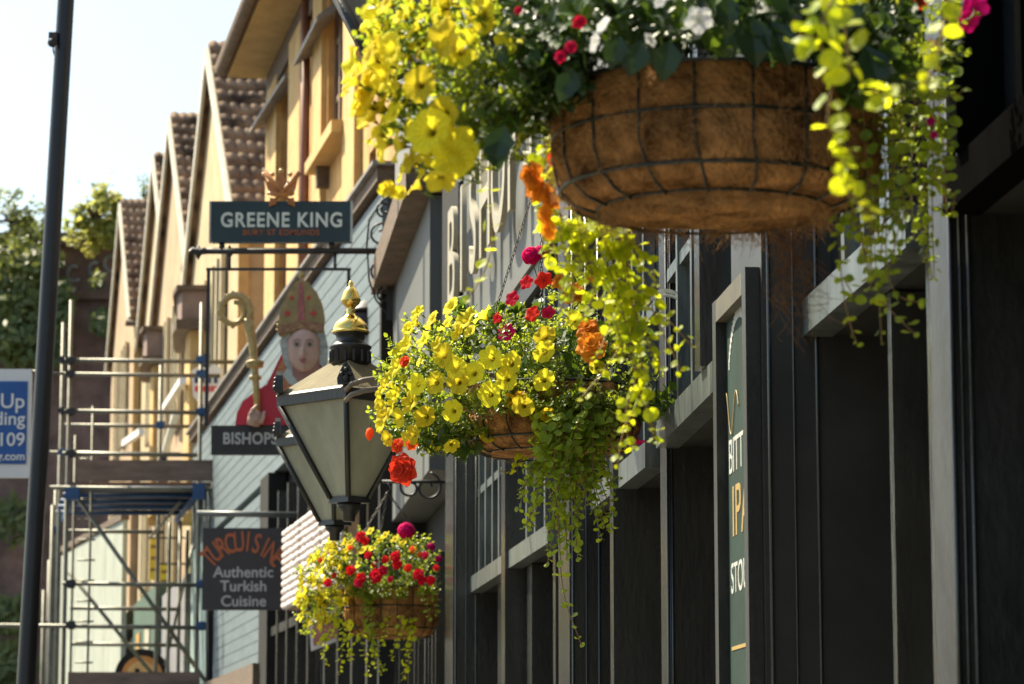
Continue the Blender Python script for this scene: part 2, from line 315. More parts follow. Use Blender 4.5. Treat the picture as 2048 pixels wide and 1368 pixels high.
pilaster(L1,958,906,890,1200,0,Z(1.93),GREYP)
pilaster(L1,948,916,884,600,Z(1.94),Z(3.6),BLKM)
# fascia, cornice, upper wall
def band(Ls,o0,o1,z0,z1,name,mt):
    m=MB()
    for L,ya,yb in Ls: m.slab(L.d(ya),L.d(yb),o0,o1,z0,z1)
    return m.build(name,mt,pub)
far=Y(L1,930)
segs=[(L4,3.0,6.35),(L3,6.36,8.72),(L2,8.73,11.2),(L1,11.21,far)]
band(segs,-.29,.055,Z(2.075),Z(3.34),'fascia',FASC)
band(segs,-.29,.16,Z(3.345),Z(3.5),'cornice',BLK)
band(segs,-.29,.02,Z(3.505),Z(6.8),'upper_wall',M('grey_upper_render',(.2,.2,.2),rough=.8,var=.15,scale=3))
# lettering on the fascia, one letter after another along the wall
word='BISHOPS'; ya,yb=14.6,11.0
for i,ch in enumerate(word):
    L=L1; yy=ya+(yb-ya)*(i+.5)/len(word); p=L.d(yy,.13)
    text(ch,.72,(p.x,p.y,Z(2.52)),(-L.u.x,-L.u.y,0),(0,0,1),CREAM,'sign_letter',pub,depth=.012,bold=.004)
# far bay of the pub, its cornice board rises towards us
m=MB(); m.slab(L0.d(16.55),L0.d(20.0),-.29,.02,Z(1.75),Z(3.3)); m.build('fascia',FASC,pub)
m=MB(); m.slab(L0.d(16.5),L0.d(20.05),-.29,.16,Z(3.31),Z(3.5)); m.build('cornice',BROWNW,pub)
m=MB(); m.slab(L0.d(16.5),L0.d(20.05),-.29,.0,Z(3.505),Z(6.7)); m.build('upper_wall',_mats['grey_upper_render'],pub)
Wf=MB(); Wf.slab(L0.d(16.55),L0.d(19.9),-.28,-.2,0,Z(1.74)); Wo=Wf.build('window',BLKM,pub)
for px,wd in ((818,.02),(830,.03),(838,.02),(851,.05),(858,.02),(865,.03),(872,.02),(800,.04),(790,.02)):
    yy=L0.at(px,1000).y; q=MB(); q.post(L0,yy,wd,-.19,-.0,Z(-1.2),Z(1.2)); q.build('glazing_bar',GREYP,Wo)
q=MB(); q.slab(L0.d(16.6),L0.d(19.8),-.19,.02,Z(.35),Z(.42)); q.slab(L0.d(16.6),L0.d(19.8),-.19,.02,Z(1.21),Z(1.3)); q.build('rail',GREYP,Wo)
m=MB(); 
for py_ in (19.95,): m.post(L0,py_,.09,-.28,.1,0,Z(3.3))
m.build('pilaster',BLKM,pub)

# framed menu board on the near pilaster
S,t,ln=S34; n_=L4.n
bl=Line(tuple(S+n_*t),tuple(S+n_*t+L4.u)); A=bl.at(1524,900); bl=Line(tuple(A),tuple(A+L4.u)); B=bl.at(1428,900,.03)-n_*.03; length=(B-A).length; print('board',A,length)
bd=thing('menu_board',(A.x,A.y,Z(-1.1)),'black framed dark green board with white and gold lettering on the near pilaster','sign')
z1=P(1505,534,A.y).z; z0=Z(-1.1); u=bl.u
m=MB(); m.slab(A,A+u*.05,.001,.031,z0,z1); m.build('frame_post',BLK,bd)
m=MB(); m.slab(B-u*.05,B,.001,.031,z0,z1); m.build('frame_post',BLK,bd)
OLV=M('olive_brown_timber',(.075,.065,.04),rough=.6,var=.3,scale=12)
m=MB(); m.slab(A+u*.052,B-u*.052,.001,.031,z1-.05,z1-.002); m.build('frame_rail',OLV,bd)
m=MB(); m.slab(A+u*.052,B-u*.052,.001,.031,z0,z0+.05); m.build('frame_rail',OLV,bd)
m=MB(); m.slab(A+u*.053,B-u*.053,.001,.008,z0+.05,z1-.051); m.build('panel',M('dark_green_board',(.010,.028,.021),rough=.75,spec=.2,var=.3,scale=6),bd)
cc=(A+B)/2+n_*.0085; xd=(-u.x,-u.y,0); hl=length/2-.06
WH=M('white_sign_paint',(.42,.42,.38),rough=.5,var=.05); GO=M('gold_sign_paint',(.34,.22,.06),rough=.5,var=.15)
def bt(s,py,size,mt,wid):
    z=P(1478,py,B.y).z; o=text(s,size,(cc.x,cc.y,z),xd,(0,0,1),mt,'lettering',bd,depth=.0008)
    ws=[(v.co.x-(cc.x-bd['_w'][0]))*xd[0]+(v.co.y-(cc.y-bd['_w'][1]))*xd[1] for v in o.data.vertices]; k=wid/(max(ws)-min(ws)); X=Vector(xd)
    for v,w_ in zip(o.data.vertices,ws): v.co+=X*(w_*(k-1))
bt('BITTER',928,.11,WH,hl*1.75); bt('IPA',1040,.16,GO,hl*1.3); bt('STOUT',1168,.095,WH,hl*1.6)
z=P(1478,1302,B.y).z
m=MB(); m.slab(cc-u*hl*.5,cc+u*hl*.8,0,.001,z-.004,z+.004); m.build('ornament_line',GO,bd)
pts=[]
for k in range(40):
    a=k/39*math.pi*2.4; r_=.035+.004*k/8; q=cc+u*(hl*.55-.1+.0045*k)+n_*.002; pts.append((q.x,q.y,P(1478,840,B.y).z+r_*math.sin(a)))
m=MB(); m.tube(pts,.0014,5); m.build('ornament_scroll',GO,bd)
m=MB(); pts=[]
for k in range(22):
    a=-1.15+k/21*2.3; q=cc-u*(hl*.85*math.sin(a)); z=P(1478,800,B.y).z+.16*math.cos(a)
    m.slab(q-u*.006,q+u*.006,0,.001,z-.012,z+.012)
m.build('arched_lettering',WH,bd)
# ---------------------------------------------------------------- the shops beyond the pub
C=Line((-.962,20.73),(-3.787,35.75))
shop=thing('blue_boarded_shop',(-1.5,24,0),'blue grey boarded shop with a weathered brown cornice, behind the portrait sign','building')
m=MB(); A,B=C.d(20.3),C.d(36.2); m.slab(A,B,-5,-.12,0,Z(4.2)); m.build('wall',DARKP,shop)
m=MB()
def boards(m,ya,yb,z0,z1,h=.115):
    n=int((z1-z0)/h)
    for i in range(n):
        za=z0+i*h; zb=za+h-.004; a,b=C.d(ya),C.d(yb)
        A_,B_=a+C.n*-.11,b+C.n*-.11
        f0,f1=.006,.003
        m.hexa([(*A_,za),(*B_,za),(*(b+C.n*f0),za),(*(a+C.n*f0),za),(*A_,zb),(*B_,zb),(*(b+C.n*f1),zb),(*(a+C.n*f1),zb)])
boards(m,20.35,36.1,Z(2.84),Z(4.14)); m.build('boarding',SIDING,shop)
m=MB(); boards(m,27.75,33,Z(1.15),Z(2.83)); m.build('boarding',SIDING,shop)
m=MB(); m.slab(C.d(20.3),C.d(36.2),-.11,.05,Z(4.15),Z(4.25)); m.build('cornice',BROWNW,shop)
m=MB(); m.slab(C.d(20.25),C.d(36.25),-.3,.09,Z(4.253),Z(4.28)); m.build('cornice_cap',LEADG,shop)
m=MB(); m.slab(C.d(27.6),C.d(33.1),-.1,.12,Z(.95),Z(1.14)); m.build('sill_band',BROWNW,shop)
m=MB(); m.slab(C.d(27.0),C.d(27.7),-.1,.06,0,Z(2.83)); m.build('pilaster',BLKM,shop)
m=MB(); m.slab(C.d(33.02),C.d(33.3),-.1,.06,0,Z(2.83)); m.build('pilaster',BLKM,shop)
for (ya,yb) in ((20.5,23.6),(23.9,26.9)):
    m=MB(); m.slab(C.d(ya),C.d(yb),-.1,-.05,Z(-.6),Z(2.6)); W=m.build('window',PANE,shop)
    q=MB(); q.slab(C.d(ya),C.d(yb),-.04,.03,Z(1.35),Z(1.43)); q.build('rail',GREYP,W)
    q=MB(); q.slab(C.d(ya),C.d(yb),-.04,.03,Z(-.6),Z(-.5)); q.build('rail',GREYP,W)
    for k in range(4):
        yy=ya+(yb-ya)*(k+.3)/4; q=MB(); q.post(C,yy,.05,-.045,.04,Z(-.5),Z(2.6)); q.build('mullion',GREYP,W)
for i in range(5):
    yy=33.5+.5*i; 
m=MB(); m.slab(C.d(33.35),C.d(36.1),-.1,.0,0,Z(2.83)); m.build('lower_wall',M('pale_teal_render',(.36,.46,.42),rough=.8,var=.15,scale=2),shop)

# golden stone building above
D=Line(tuple((P(760,300,27).xy)),tuple(P(541,153,36.3).xy))
st=thing('golden_stone_house',(-1.6,31,Z(4.3)),'golden stone upper storeys with deep eaves and tall sash windows, above the blue boarding','building')
ya,yb=24.5,36.3; zt=P(541,153,36.3).z
m=MB(); m.slab(D.d(ya),D.d(yb),-6,-.16,Z(4.3),zt); m.build('wall_core',STONE,st)
m=MB()
wins=[]   # (near px, far px, bottom z)
py=300
def yd(px,py=260): return D.at(px,py).y
openings=[(yd(562,300),yd(584,300),Z(4.4),zt-.35),(yd(656,150),yd(690,150),P(672,252,29.2).z,zt-.35),(yd(738,380),yd(752,380),Z(4.4),P(745,300,27.5).z)]
edges=[ya]
op=sorted([(min(a,b),max(a,b),z0,z1) for a,b,z0,z1 in openings])
prev=ya
for (a,b,z0,z1) in op:
    m.slab(D.d(prev),D.d(a),-.159,0,Z(4.3),zt)
    if z0>Z(4.5): m.slab(D.d(a),D.d(b),-.159,0,Z(4.3),z0)
    m.slab(D.d(a),D.d(b),-.159,0,z1,zt); prev=b
m.slab(D.d(prev),D.d(yb),-.159,0,Z(4.3),zt); m.build('wall',STONE,st)
for (a,b,z0,z1) in op:
    g=MB(); g.slab(D.d(a),D.d(b),-.15,-.135,z0,z1); W=g.build('window',PANE,st)
    for k in (.02,.34,.66,.98):
        q=MB(); q.post(D,a+(b-a)*k,.05,-.134,-.06,z0+.002,z1-.002); q.build('frame_post',M('brown_window_frame',(.2,.13,.08),rough=.6),W)
    for k in (.33,.66):
        q=MB(); zz=z0+(z1-z0)*k; q.slab(D.d(a),D.d(b),-.133,-.08,zz-.03,zz+.03); q.build('frame_rail',_mats['brown_window_frame'],W)
a,b,z0,z1=op[1] if op[1][2]>Z(4.5) else op[0]
m=MB(); m.slab(D.d(a-.5),D.d(b+.3),-.0,.2,z0-.12,z0); m.build('window_sill',STONE2,st)
for k in (.9,):
    m=MB(); m.slab(D.d(a+(b-a)*k-.06),D.d(a+(b-a)*k+.06),.0,.13,z0-.34,z0-.122); m.build('sill_bracket',BROWNW,st)
# pilaster strips, downpipe
for (p0,p1,pr,zz) in ((541,561,.06,0),(589,612,.08,0),(634,652,.06,0),(700,724,.08,0)):
    m=MB(); a_,b_=sorted((yd(p0,320),yd(p1,320))); m.slab(D.d(a_),D.d(b_),.0,pr,Z(4.35),zt-.25); m.build('pilaster',STONE2,st)
p=D.d(yd(622,300),.07); m=MB(); m.tube([(p.x,p.y,Z(4.4)),(p.x,p.y,zt-.1)],.055,10); m.build('downpipe',RUST,st)
# eaves: soffit, gutter, roof
m=MB(); m.slab(D.d(ya),D.d(yb+.15),-6,.52,zt+.001,zt+.09); m.build('eaves_soffit',M('cream_soffit',(.4,.27,.1),rough=.7,var=.2,scale=3),st)
g0,g1=D.d(ya,.60),D.d(yb+.2,.60); m=MB(); m.tube([(g0.x,g0.y,zt+.10),(g1.x,g1.y,zt+.10)],.085,10); m.build('gutter',BROWNW,st)
m=MB(); a,b=D.d(ya),D.d(yb+.15); n=D.n
m.hexa([(*(a+n*.5),zt+.1),(*(b+n*.5),zt+.1),(*(b-n*4),zt+2.6),(*(a-n*4),zt+2.6),(*(a+n*.5),zt+.22),(*(b+n*.5),zt+.22),(*(b-n*4),zt+2.72),(*(a-n*4),zt+2.72)]); m.build('roof',TILE,st)
m=MB(); m.slab(D.d(ya),D.d(yb),.0,.05,zt-.34,zt-.002); m.build('frieze',BROWNW,st)
# little lead canopies over the windows, sloping out
def canopy(pa,pb,da,db,w_):
    a=P(*pa,da); b=P(*pb,db); m=MB(); o=Vector((D.n.x,D.n.y,0))*w_; dz=Vector((0,0,-.18)); up=Vector((0,0,.05))
    q=[a-o*.2,b-o*.2,b+o+dz,a+o+dz]; m.hexa([*q,*[k+up for k in q]]); return m.build('window_canopy',LEADG,st)
m=MB(); 
for (pa,pb) in (((587,140),(512,248)),):
    y1_,y2_=yd(587,140)-.1,36.2
    za=P(587,140,y1_).z
    m.hexa([(*D.d(y1_,.0),za-.06),(*D.d(y2_,.0),za-.06),(*D.d(y2_+.1,.26),za-.2),(*D.d(y1_,.12),za-.10),(*D.d(y1_,.0),za+.04),(*D.d(y2_,.0),za+.04),(*D.d(y2_+.1,.26),za-.16),(*D.d(y1_,.12),za-.06)])
m.build('window_canopy',LEADG,st)
m=MB(); y1_,y2_=yd(672,15),yd(624,95); za=P(650,50,(y1_+y2_)/2).z
m.hexa([(*D.d(y1_,.0),za-.1),(*D.d(y2_,.0),za-.1),(*D.d(y2_,.2),za-.22),(*D.d(y1_,.2),za-.22),(*D.d(y1_,.0),za),(*D.d(y2_,.0),za),(*D.d(y2_,.2),za-.17),(*D.d(y1_,.2),za-.17)]); m.build('window_canopy',LEADG,st)

# ---------------------------------------------------------------- the row of gabled houses going uphill
gl=[dict(A=(430,98,43.8),N=(480,385),F=(375,570)),dict(A=(352,238,51.4),F=(316,608)),dict(A=(318,316,59.0),F=(283,647)),dict(A=(250,408,66.6),F=(219,769))]
glab=['nearest gabled house with the tallest looking tiled gable, left of the portrait sign','second gabled house of the row with a reddish tiled slope','third gabled house, its gable the narrowest in view','farthest gabled house, its tiled gable the lowest in view beside the trees']
Hd=Vector((-.197,1,0)).normalized(); Hn=Vector((-Hd.y,Hd.x,0))   # along the street; towards the street
for gi,g in enumerate(gl):
    ap=P(*g['A']); rise=3.1; hw=3.8
    Nn=ap-Hd*hw-Vector((0,0,rise)); Ff=ap+Hd*hw-Vector((0,0,rise)); ze=Nn.z
    hs=thing('gabled_house',(ap.x,ap.y,0),glab[gi],'house','gabled houses stepping up the street')
    wm=[CRST,PINKS,CRST,PINKS][gi]
    inn=-Hn
    # gable front and body
    fr=[Vector((Nn.x,Nn.y,0)),Vector((Ff.x,Ff.y,0)),Ff,ap,Nn]; m=MB(); m.prism([p+inn*.0 for p in fr],inn*7); m.build('wall',wm,hs)
    # near roof slope: rows of curved tiles as real relief
    depth=7.2; over=.10; sl_=(ap-Nn); L_=sl_.length; sd=sl_.normalized(); nrm=inn.cross(sd).normalized()
    if nrm.y>0: nrm=-nrm
    rows=13; tw=.15; cols=int(depth/tw); res=5
    m=MB(); m.smooth=True
    base=Nn-sd*.25+Hn*over
    rl=(L_+.3)/rows
    for r_ in range(rows):
        vs=[];nc=cols*res+1
        for (t_,lift) in ((0,.075),(1.12,.015)):
            for k in range(nc):
                ph=(k%res)/res; u_=k/res*tw; 
                hgt=.036*abs(math.sin(math.pi*ph)) 
                j=.012*math.sin(r_*12.9+(k//res)*7.3)
                vs.append(base+inn*u_+sd*(r_*rl+t_*rl)+nrm*(lift+hgt+j+.06))
        # front lip
        for k in range(nc): vs.append(base+inn*(k/res*tw)+sd*(r_*rl)+nrm*.05)
        fs=[(k,k+1,nc+k+1,nc+k) for k in range(nc-1)]+[(2*nc+k,2*nc+k+1,k+1,k) for k in range(nc-1)]
        m.add(vs,fs)
    rf=m.build('roof',TILE,hs)
    m=MB(); q=[base,base+sd*(L_+.3),base+sd*(L_+.3)+inn*(depth+.0),base+inn*(depth+.0)]; m.hexa([p-nrm*.08 for p in q]+[p+nrm*.05 for p in q]); m.build('roof_deck',BROWNW,rf)
    m=MB(); sf=(Ff-ap); s2=sf.normalized(); b2=ap+Hn*over; q=[b2,b2+s2*(sf.length+.3),b2+s2*(sf.length+.3)+inn*depth,b2+inn*depth]; n2=s2.cross(inn).normalized(); 
    if n2.z<0: n2=-n2
    m.hexa([p-n2*.06 for p in q]+[p+n2*.1 for p in q]); m.build('far_roof_slope',TILE,hs)
    m=MB(); m.tube([ap-Hn*.05-Vector((0,0,.05)),ap+inn*depth-Vector((0,0,.02))],.09,8); m.build('ridge_tiles',TILE,rf)
    for (p0,dr,nn,ln_) in ((ap+Hn*over,s2,n2,sf.length+.3),(ap+Hn*over,-sd,nrm,L_+.2)):
        m=MB(); q=[p0-nn*.16,p0+dr*ln_-nn*.16,p0+dr*ln_+nn*.03,p0+nn*.03]; m.hexa(q+[p+Hn*.05 for p in q]); m.build('bargeboard',M('pale_bargeboard',(.55,.52,.43),rough=.6,var=.15),hs)
    # gutter at the near eave and a white downpipe
    e0=Nn-sd*.3+Hn*.2-Vector((0,0,.05)); m=MB(); m.tube([e0,e0+inn*depth],.07,8); m.build('gutter',BROWNW,hs)
    # windows on the gable front: pale frames standing a little proud
    for (t0,t1,zb,zt_) in ((-.62,-.28,ze-2.6,ze-.4),(.05,.32,ze-2.6,ze-.4),(-.5,-.15,ze-5.6,ze-3.4),(.2,.5,ze-5.6,ze-3.4)):
        c=Vector((ap.x,ap.y,0)); a_=c+Hd*(t0*hw); b_=c+Hd*(t1*hw)
        q=MB(); q.slab(a_.xy,b_.xy,.001,.03,zb,zt_); W=q.build('window',PANE,hs)
        for k in (0,.5,1):
            pm=a_.lerp(b_,k); q=MB(); q.slab((pm-Hd*.07).xy,(pm+Hd*.07).xy,.031,.10,zb,zt_); q.build('frame_post',M('cream_window_frame',(.6,.5,.32),rough=.6,var=.1),W)
    # side wall bands facing down the street
    q=MB(); side=Nn+Hn*0; q.slab((Nn-Hd*.05+inn*7).xy,(Nn-Hd*.05).xy,0,.06,ze-.5,ze-.22); q.build('string_course',STONE2,hs)
    # cream quoins and a narrow window on the side
    for k,(u0,u1) in enumerate(((.0,.14),(.42,.62),(1.05,1.2))):
        q=MB(); a_=Nn+inn*u1; b_=Nn+inn*u0; q.slab(a_.xy,b_.xy,.0,.05,ze-4.2,ze-.51); q.build('side_pilaster',STONE2 if k!=1 else CREAM,hs)
# projecting bays with parapets
def bayw(px0,px1,ytop,ybot,d,lowpy,label):
    a=P(px0,ytop,d); b=P(px1,ytop,d); zt_=a.z; zb=P(px0,ybot,d).z; W_=b.x-a.x
    hs=thing('bay_window',(a.x,d,zb-2.6),label,'bay window','stone bay windows on the gabled houses')
    m=MB(); m.prism([Vector((b.x+.4,d,zb)),Vector((a.x,d,zb)),Vector((a.x-.12,d+.5,zb)),Vector((a.x-.30,d+2.4,zb)),Vector((b.x,d+2.6,zb))],(0,0,zt_-zb)); m.build('parapet',M('mauve_grey_render',(.24,.17,.14),rough=.85,var=.2,scale=3),hs)
    m=MB(); e=.07; m.prism([Vector((b.x+.4,d-e,zt_+.002)),Vector((a.x-e,d-e,zt_+.002)),Vector((a.x-.12-e,d+.5,zt_+.002)),Vector((a.x-.30-e,d+2.45,zt_+.002)),Vector((b.x,d+2.6,zt_+.002))],(0,0,.07)); m.build('coping',BROWNW,hs)
    m=MB(); m.prism([Vector((b.x+.4,d-e,zb-.14)),Vector((a.x-e,d-e,zb-.14)),Vector((a.x-.12-e,d+.5,zb-.14)),Vector((a.x-.30-e,d+2.45,zb-.14)),Vector((b.x,d+2.6,zb-.14))],(0,0,.137)); m.build('cornice',BROWNW,hs)
    m=MB(); m.prism([Vector((b.x+.4,d+.1,zb-2.8)),Vector((a.x+.12,d+.1,zb-2.8)),Vector((a.x,d+.6,zb-2.8)),Vector((a.x-.2,d+2.3,zb-2.8)),Vector((b.x,d+2.5,zb-2.8))],(0,0,2.655)); m.build('bay_wall',STONE2,hs)
    m=MB(); m.box(a.x+.22,b.x-.02,d+.04,d+.095,zb-2.2,zb-.5); W=m.build('window',PANE,hs)
    m=MB(); m.box((a.x+b.x)/2-.0,(a.x+b.x)/2+.08,d+.0,d+.039,zb-2.2,zb-.5); m.build('mullion',STONE2,W)
bayw(364,428,581,639,43.0,1,'nearer stone bay with a grey mauve parapet, above the shield shaped board')
bayw(294,338,661,712,52.2,1,'farther stone bay with a grey mauve parapet, behind the scaffold rails')

# ---------------------------------------------------------------- lower shops behind the scaffold
gs=thing('green_shopfront',(-5,44,0),'sunlit green shopfront seen through the scaffold','shop front')
E2=Line(tuple(C.d(36.6)),tuple(C.d(50)))
m=MB(); m.slab(E2.d(36.6),E2.d(41),-4,.0,0,Z(2.6)); m.build('side_wall',M('lilac_banner_cloth',(.2,.19,.2),rough=.8),gs)
m=MB(); m.slab(E2.d(41.02),E2.d(50),-4,.05,Z(.6),Z(2.8)); m.build('fascia',M('sea_green_paint',(.055,.10,.07),rough=.6,var=.25,scale=.8),gs)
m=MB(); m.slab(E2.d(41.02),E2.d(50),-4,.0,0,Z(.58)); m.build('lower_front',M('mixed_posters',(.25,.25,.18),rough=.7,var=.6,scale=3,col2=(.14,.24,.08)),gs)
for yy,ww in ((43,.5),(45,.4),(47,.6)):
    m=MB(); m.post(E2,yy,ww,.051,.07,Z(1.0),Z(2.3)); m.build('poster',M('cream_poster_%d'%yy,(.4,.36,.26) if yy!=45 else (.4,.22,.04),rough=.7,var=.4,scale=5),gs)
for k,(pa,pb,t_,nm,lb) in enumerate((((300,1078),(315,1160),46,'hanging_sign','tall yellow hanging sign with dark lettering rows, behind the scaffold brace'),((321,1130),(338,1200),44,'hanging_sign','shorter yellow hanging sign beside the green shopfront'))):
    a=P(*pa,t_); b=P(*pb,t_); hg=thing('hanging_sign',(a.x,t_,b.z),lb,'sign')
    m=MB(); m.box(a.x,b.x,t_-.03,t_+.03,b.z,a.z); m.build('board',M('yellow_sign_%d'%k,(.7,.48,.03),rough=.5,var=.2,scale=6),hg)
    m=MB(); m.box(a.x-.01,b.x+.6,t_-.01,t_+.01,a.z+.002,a.z+.03); m.build('arm',IRON,hg)
    for j in range(3):
        zz=a.z-(a.z-b.z)*(.15+.28*j); m=MB(); m.box(a.x+.015,b.x-.015,t_-.035,t_-.031,zz-.05,zz); m.build('stripe',M('brown_sign_band',(.25,.12,.02),rough=.5),hg)
a=P(124,1040,53); b=P(246,1040,46.5)
ho=thing('hoarding',(b.x,46.5,0),'bright white hoarding with faint grey tree shadows behind the scaffold ladder','hoarding')
for i in range(4):
    x0=b.xy.lerp(a.xy,i/4); x1=b.xy.lerp(a.xy,(i+1)/4-.004)
    m=MB(); m.slab(x0,x1,-.08,0,0,b.z-.02*i); m.build('board',M('white_hoarding',(.4,.42,.35),rough=.6,var=.14,scale=2.2,stretch=(3,1,.6)),ho)  # streaky grey mottle paints the tree shadows into the board colour
m=MB(); m.slab(b.xy,a.xy,-.1,.03,b.z+.002,b.z+.1); m.build('top_rail',BROWNW,ho)
c=P(285,1350,39.5); rd=thing('round_sign',(c.x,39.5,c.z-.4),'round black sign with an orange ring, low behind the scaffold','sign')
m=MB(); m.lathe([(.36,0),(.36,.05)],(c.x,39.5,c.z-.02),32,Vector((0,-1,0)),smooth=False); m.build('disc',BLKM,rd)
m=MB(); m.lathe([(.27,.051),(.27,.07)],(c.x,39.5,c.z-.02),32,Vector((0,-1,0)),smooth=False); m.build('ring',M('orange_brown_sign',(.5,.22,.05),rough=.5,var=.25,scale=6),rd)
m=MB(); m.lathe([(.2,.071),(.2,.08)],(c.x,39.5,c.z-.02),32,Vector((0,-1,0)),smooth=False); m.build('centre',M('pale_orange_sign',(.65,.4,.15),rough=.5,var=.3,scale=8),rd)
m=MB(); m.box(c.x-.09,c.x-.03,39.405,39.415,c.z-.16,c.z+.08); m.build('emblem_bar',BLKM,rd)
m=MB(); m.box(c.x-.02,c.x+.12,39.405,39.415,c.z-.16,c.z-.0); m.build('emblem_bar',BLKM,rd)
# shield shaped board and white fascia boards
def flat(name,poly,d,th,mt,parent):
    m=MB(); m.prism([P(x,y,d) for x,y in poly],(0,th,0)); return m.build(name,mt,parent)
s_=P(412,770,41); sh=thing('shield_sign',(s_.x,41,s_.z-.4),'white shield shaped board with navy and red rows of lettering, behind the scaffold corner','sign')
flat('board',[(382,742),(400,730),(414,738),(428,728),(444,738),(440,790),(428,803),(412,812),(396,804),(386,792)],41,.04,WHITE,sh)
NAVY=M('navy_sign_paint',(.02,.04,.12),rough=.5); REDS=M('red_sign_paint',(.6,.04,.04),rough=.5)
for k in range(4):
    x=389+k*13; flat('navy_mark',[(x,748),(x+7,748),(x+7,766),(x,766)],40.99,.008,NAVY,sh)
for k in range(6):
    x=390+k*8; flat('red_mark',[(x,772),(x+6,772),(x+6,783),(x,783)],40.99,.008,REDS,sh)
def wb(p0,p1,d0,d1,h,lb):
    a=P(*p0,d0); b=P(*p1,d1); m=MB(); dz=Vector((0,0,h)); t_=Vector((.1,0,0)); m.hexa([a,b,b+t_,a+t_,a+dz,b+dz,b+t_+dz,a+t_+dz]); tag(m.build('fascia_board',WHITE),lb,'fascia board')
wb((359,768),(324,822),42.8,50,.1,'bright white sloping fascia board left of the shield shaped board')
wb((277,870),(243,893),52,58,.12,'small white sloping fascia board low between the far houses')
wb((345,830),(324,905),42.5,43.5,.05,'thin white slanting strip above the scaffold toe board')

# ---------------------------------------------------------------- dark viaduct wall with ivy and graffiti, trees
vz=P(100,492,86).z
vw=thing('viaduct_wall',(-12,86,0),'dark brick viaduct wall with pale graffiti and hanging ivy, far left','wall')
m=MB(); m.box(-30,-6,86,90,0,vz); m.build('brickwork',BRICKD,vw)
m=MB(); m.box(-30,-6,85.7,90,vz+.002,vz+.35); m.build('coping',BROWNW,vw)
m=MB(); m.box(-30,-6,85.75,85.99,vz-1.6,vz-1.35); m.build('string_course',BRICKD,vw)
GR=M('pale_graffiti_paint',(.22,.22,.22),rough=.9,var=.4,scale=3)
for cx,cy,r_ in ((148,548,13),(190,540,12),(222,528,13)):
    m=MB(); pts=[P(cx+r_*math.cos(a_*.52+1),cy-r_*1.2*math.sin(a_*.52+1),85.95) for a_ in range(0,10)]; m.tube(pts,.07,6); m.build('graffiti_stroke',GR,vw)
random.seed(5)
def leafquad(m,p,nn,s,asp=.75):
    x,y,_=frame_from(nn); a=random.uniform(0,6.28); X=x*math.cos(a)+y*math.sin(a); Yv=-x*math.sin(a)+y*math.cos(a)
    m.add([p-X*s,p-Yv*s*asp*.6,p+X*s,p+Yv*s*asp*.6],[(0,1,2,3)])
def rv(): 
    while 1:
        v=Vector((random.uniform(-1,1),random.uniform(-1,1),random.uniform(-1,1)))
        if .05<v.length<1: return v
m=MB()
for (px,py,rx,ry,n_) in ((30,540,70,70,900),(60,640,80,60,1000),(10,620,60,80,700),(120,600,30,50,220),(205,645,26,28,160),(60,700,90,40,500),(195,560,14,14,60),(70,520,60,25,350),(25,1230,55,40,400),(20,1330,60,50,400),(30,1040,40,60,160)):
    for _ in range(n_):
        v=rv(); d=85.4-abs(random.gauss(0,.5)); leafquad(m,P(px+v.x*rx,py+v.y*ry,d),Vector((random.uniform(-.6,.6),-1,random.uniform(-.2,1))),random.uniform(.09,.22))
tag(m.build('ivy',IVY),'dark green ivy sprawling over the viaduct wall behind the lamp pole','ivy')
def tree(px,py,d,rx,rz,lb,n_,seed,ls=.2,mt=None,trunkz=None):
    random.seed(seed); c=P(px,py,d); base=Vector((c.x,d,vz if trunkz is None else trunkz))
    t_=thing('tree',base,lb,'tree','trees above the viaduct'); m=MB()
    top=c+Vector((0,0,rz*.4)); m.tube([base,base.lerp(c,.5)+Vector((.1,0,0)),top],[.16,.1,.03],7)
    ends=[]
    for k in range(9):
        a=k*2.4; e=c+Vector((math.cos(a)*rx*.75,math.sin(a)*rx*.5,rz*random.uniform(-.5,.8))); s0=base.lerp(top,random.uniform(.3,.8)); m.tube([s0,s0.lerp(e,.5)+Vector((0,0,.15)),e],[.06,.035,.012],5); ends.append(e)
    m.build('trunk',BARK,t_)
    m=MB(); cl=[]
    for k in range(30):
        v=rv(); cl.append((c+Vector((v.x*rx,v.y*rx*.7,v.z*rz)),random.uniform(.25,.55)*min(rx,rz)*.8))
    for _ in range(n_):
        cc_,r_=random.choice(cl); v=rv()*r_; leafquad(m,cc_+v,rv()+Vector((-.3,-.3,.6)),ls*random.uniform(.5,1.1),.9)
    for e in ends+[top]:
        for k in range(12): leafquad(m,e+rv()*.25+Vector((0,0,random.uniform(0,.5))),rv()+Vector((0,0,.5)),ls*.6)
    m.build('crown',mt or TREEL,t_)
tree(190,435,84,.75,.95,'leafy yellow green tree just right of the lamp pole above the viaduct',1500,3,.13)
tree(222,470,85,.55,.55,'low yellow green bush beside the farthest gable',1200,4,.12)
tree(25,440,84,1.0,.75,'thin branched tree at the left edge above the viaduct',620,7,.12,LIGHTT:=leafmat('dark_tree_leaf',(.11,.15,.04),(.34,.4,.09),tr=.35,scale=.8))  # darker green than the other tree leaves
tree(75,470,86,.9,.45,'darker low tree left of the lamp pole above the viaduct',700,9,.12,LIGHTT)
tree(295,400,80,.25,.45,'sparse twiggy shrub between the two far gables',120,11,.09,LIGHTT,P(300,480,80).z)

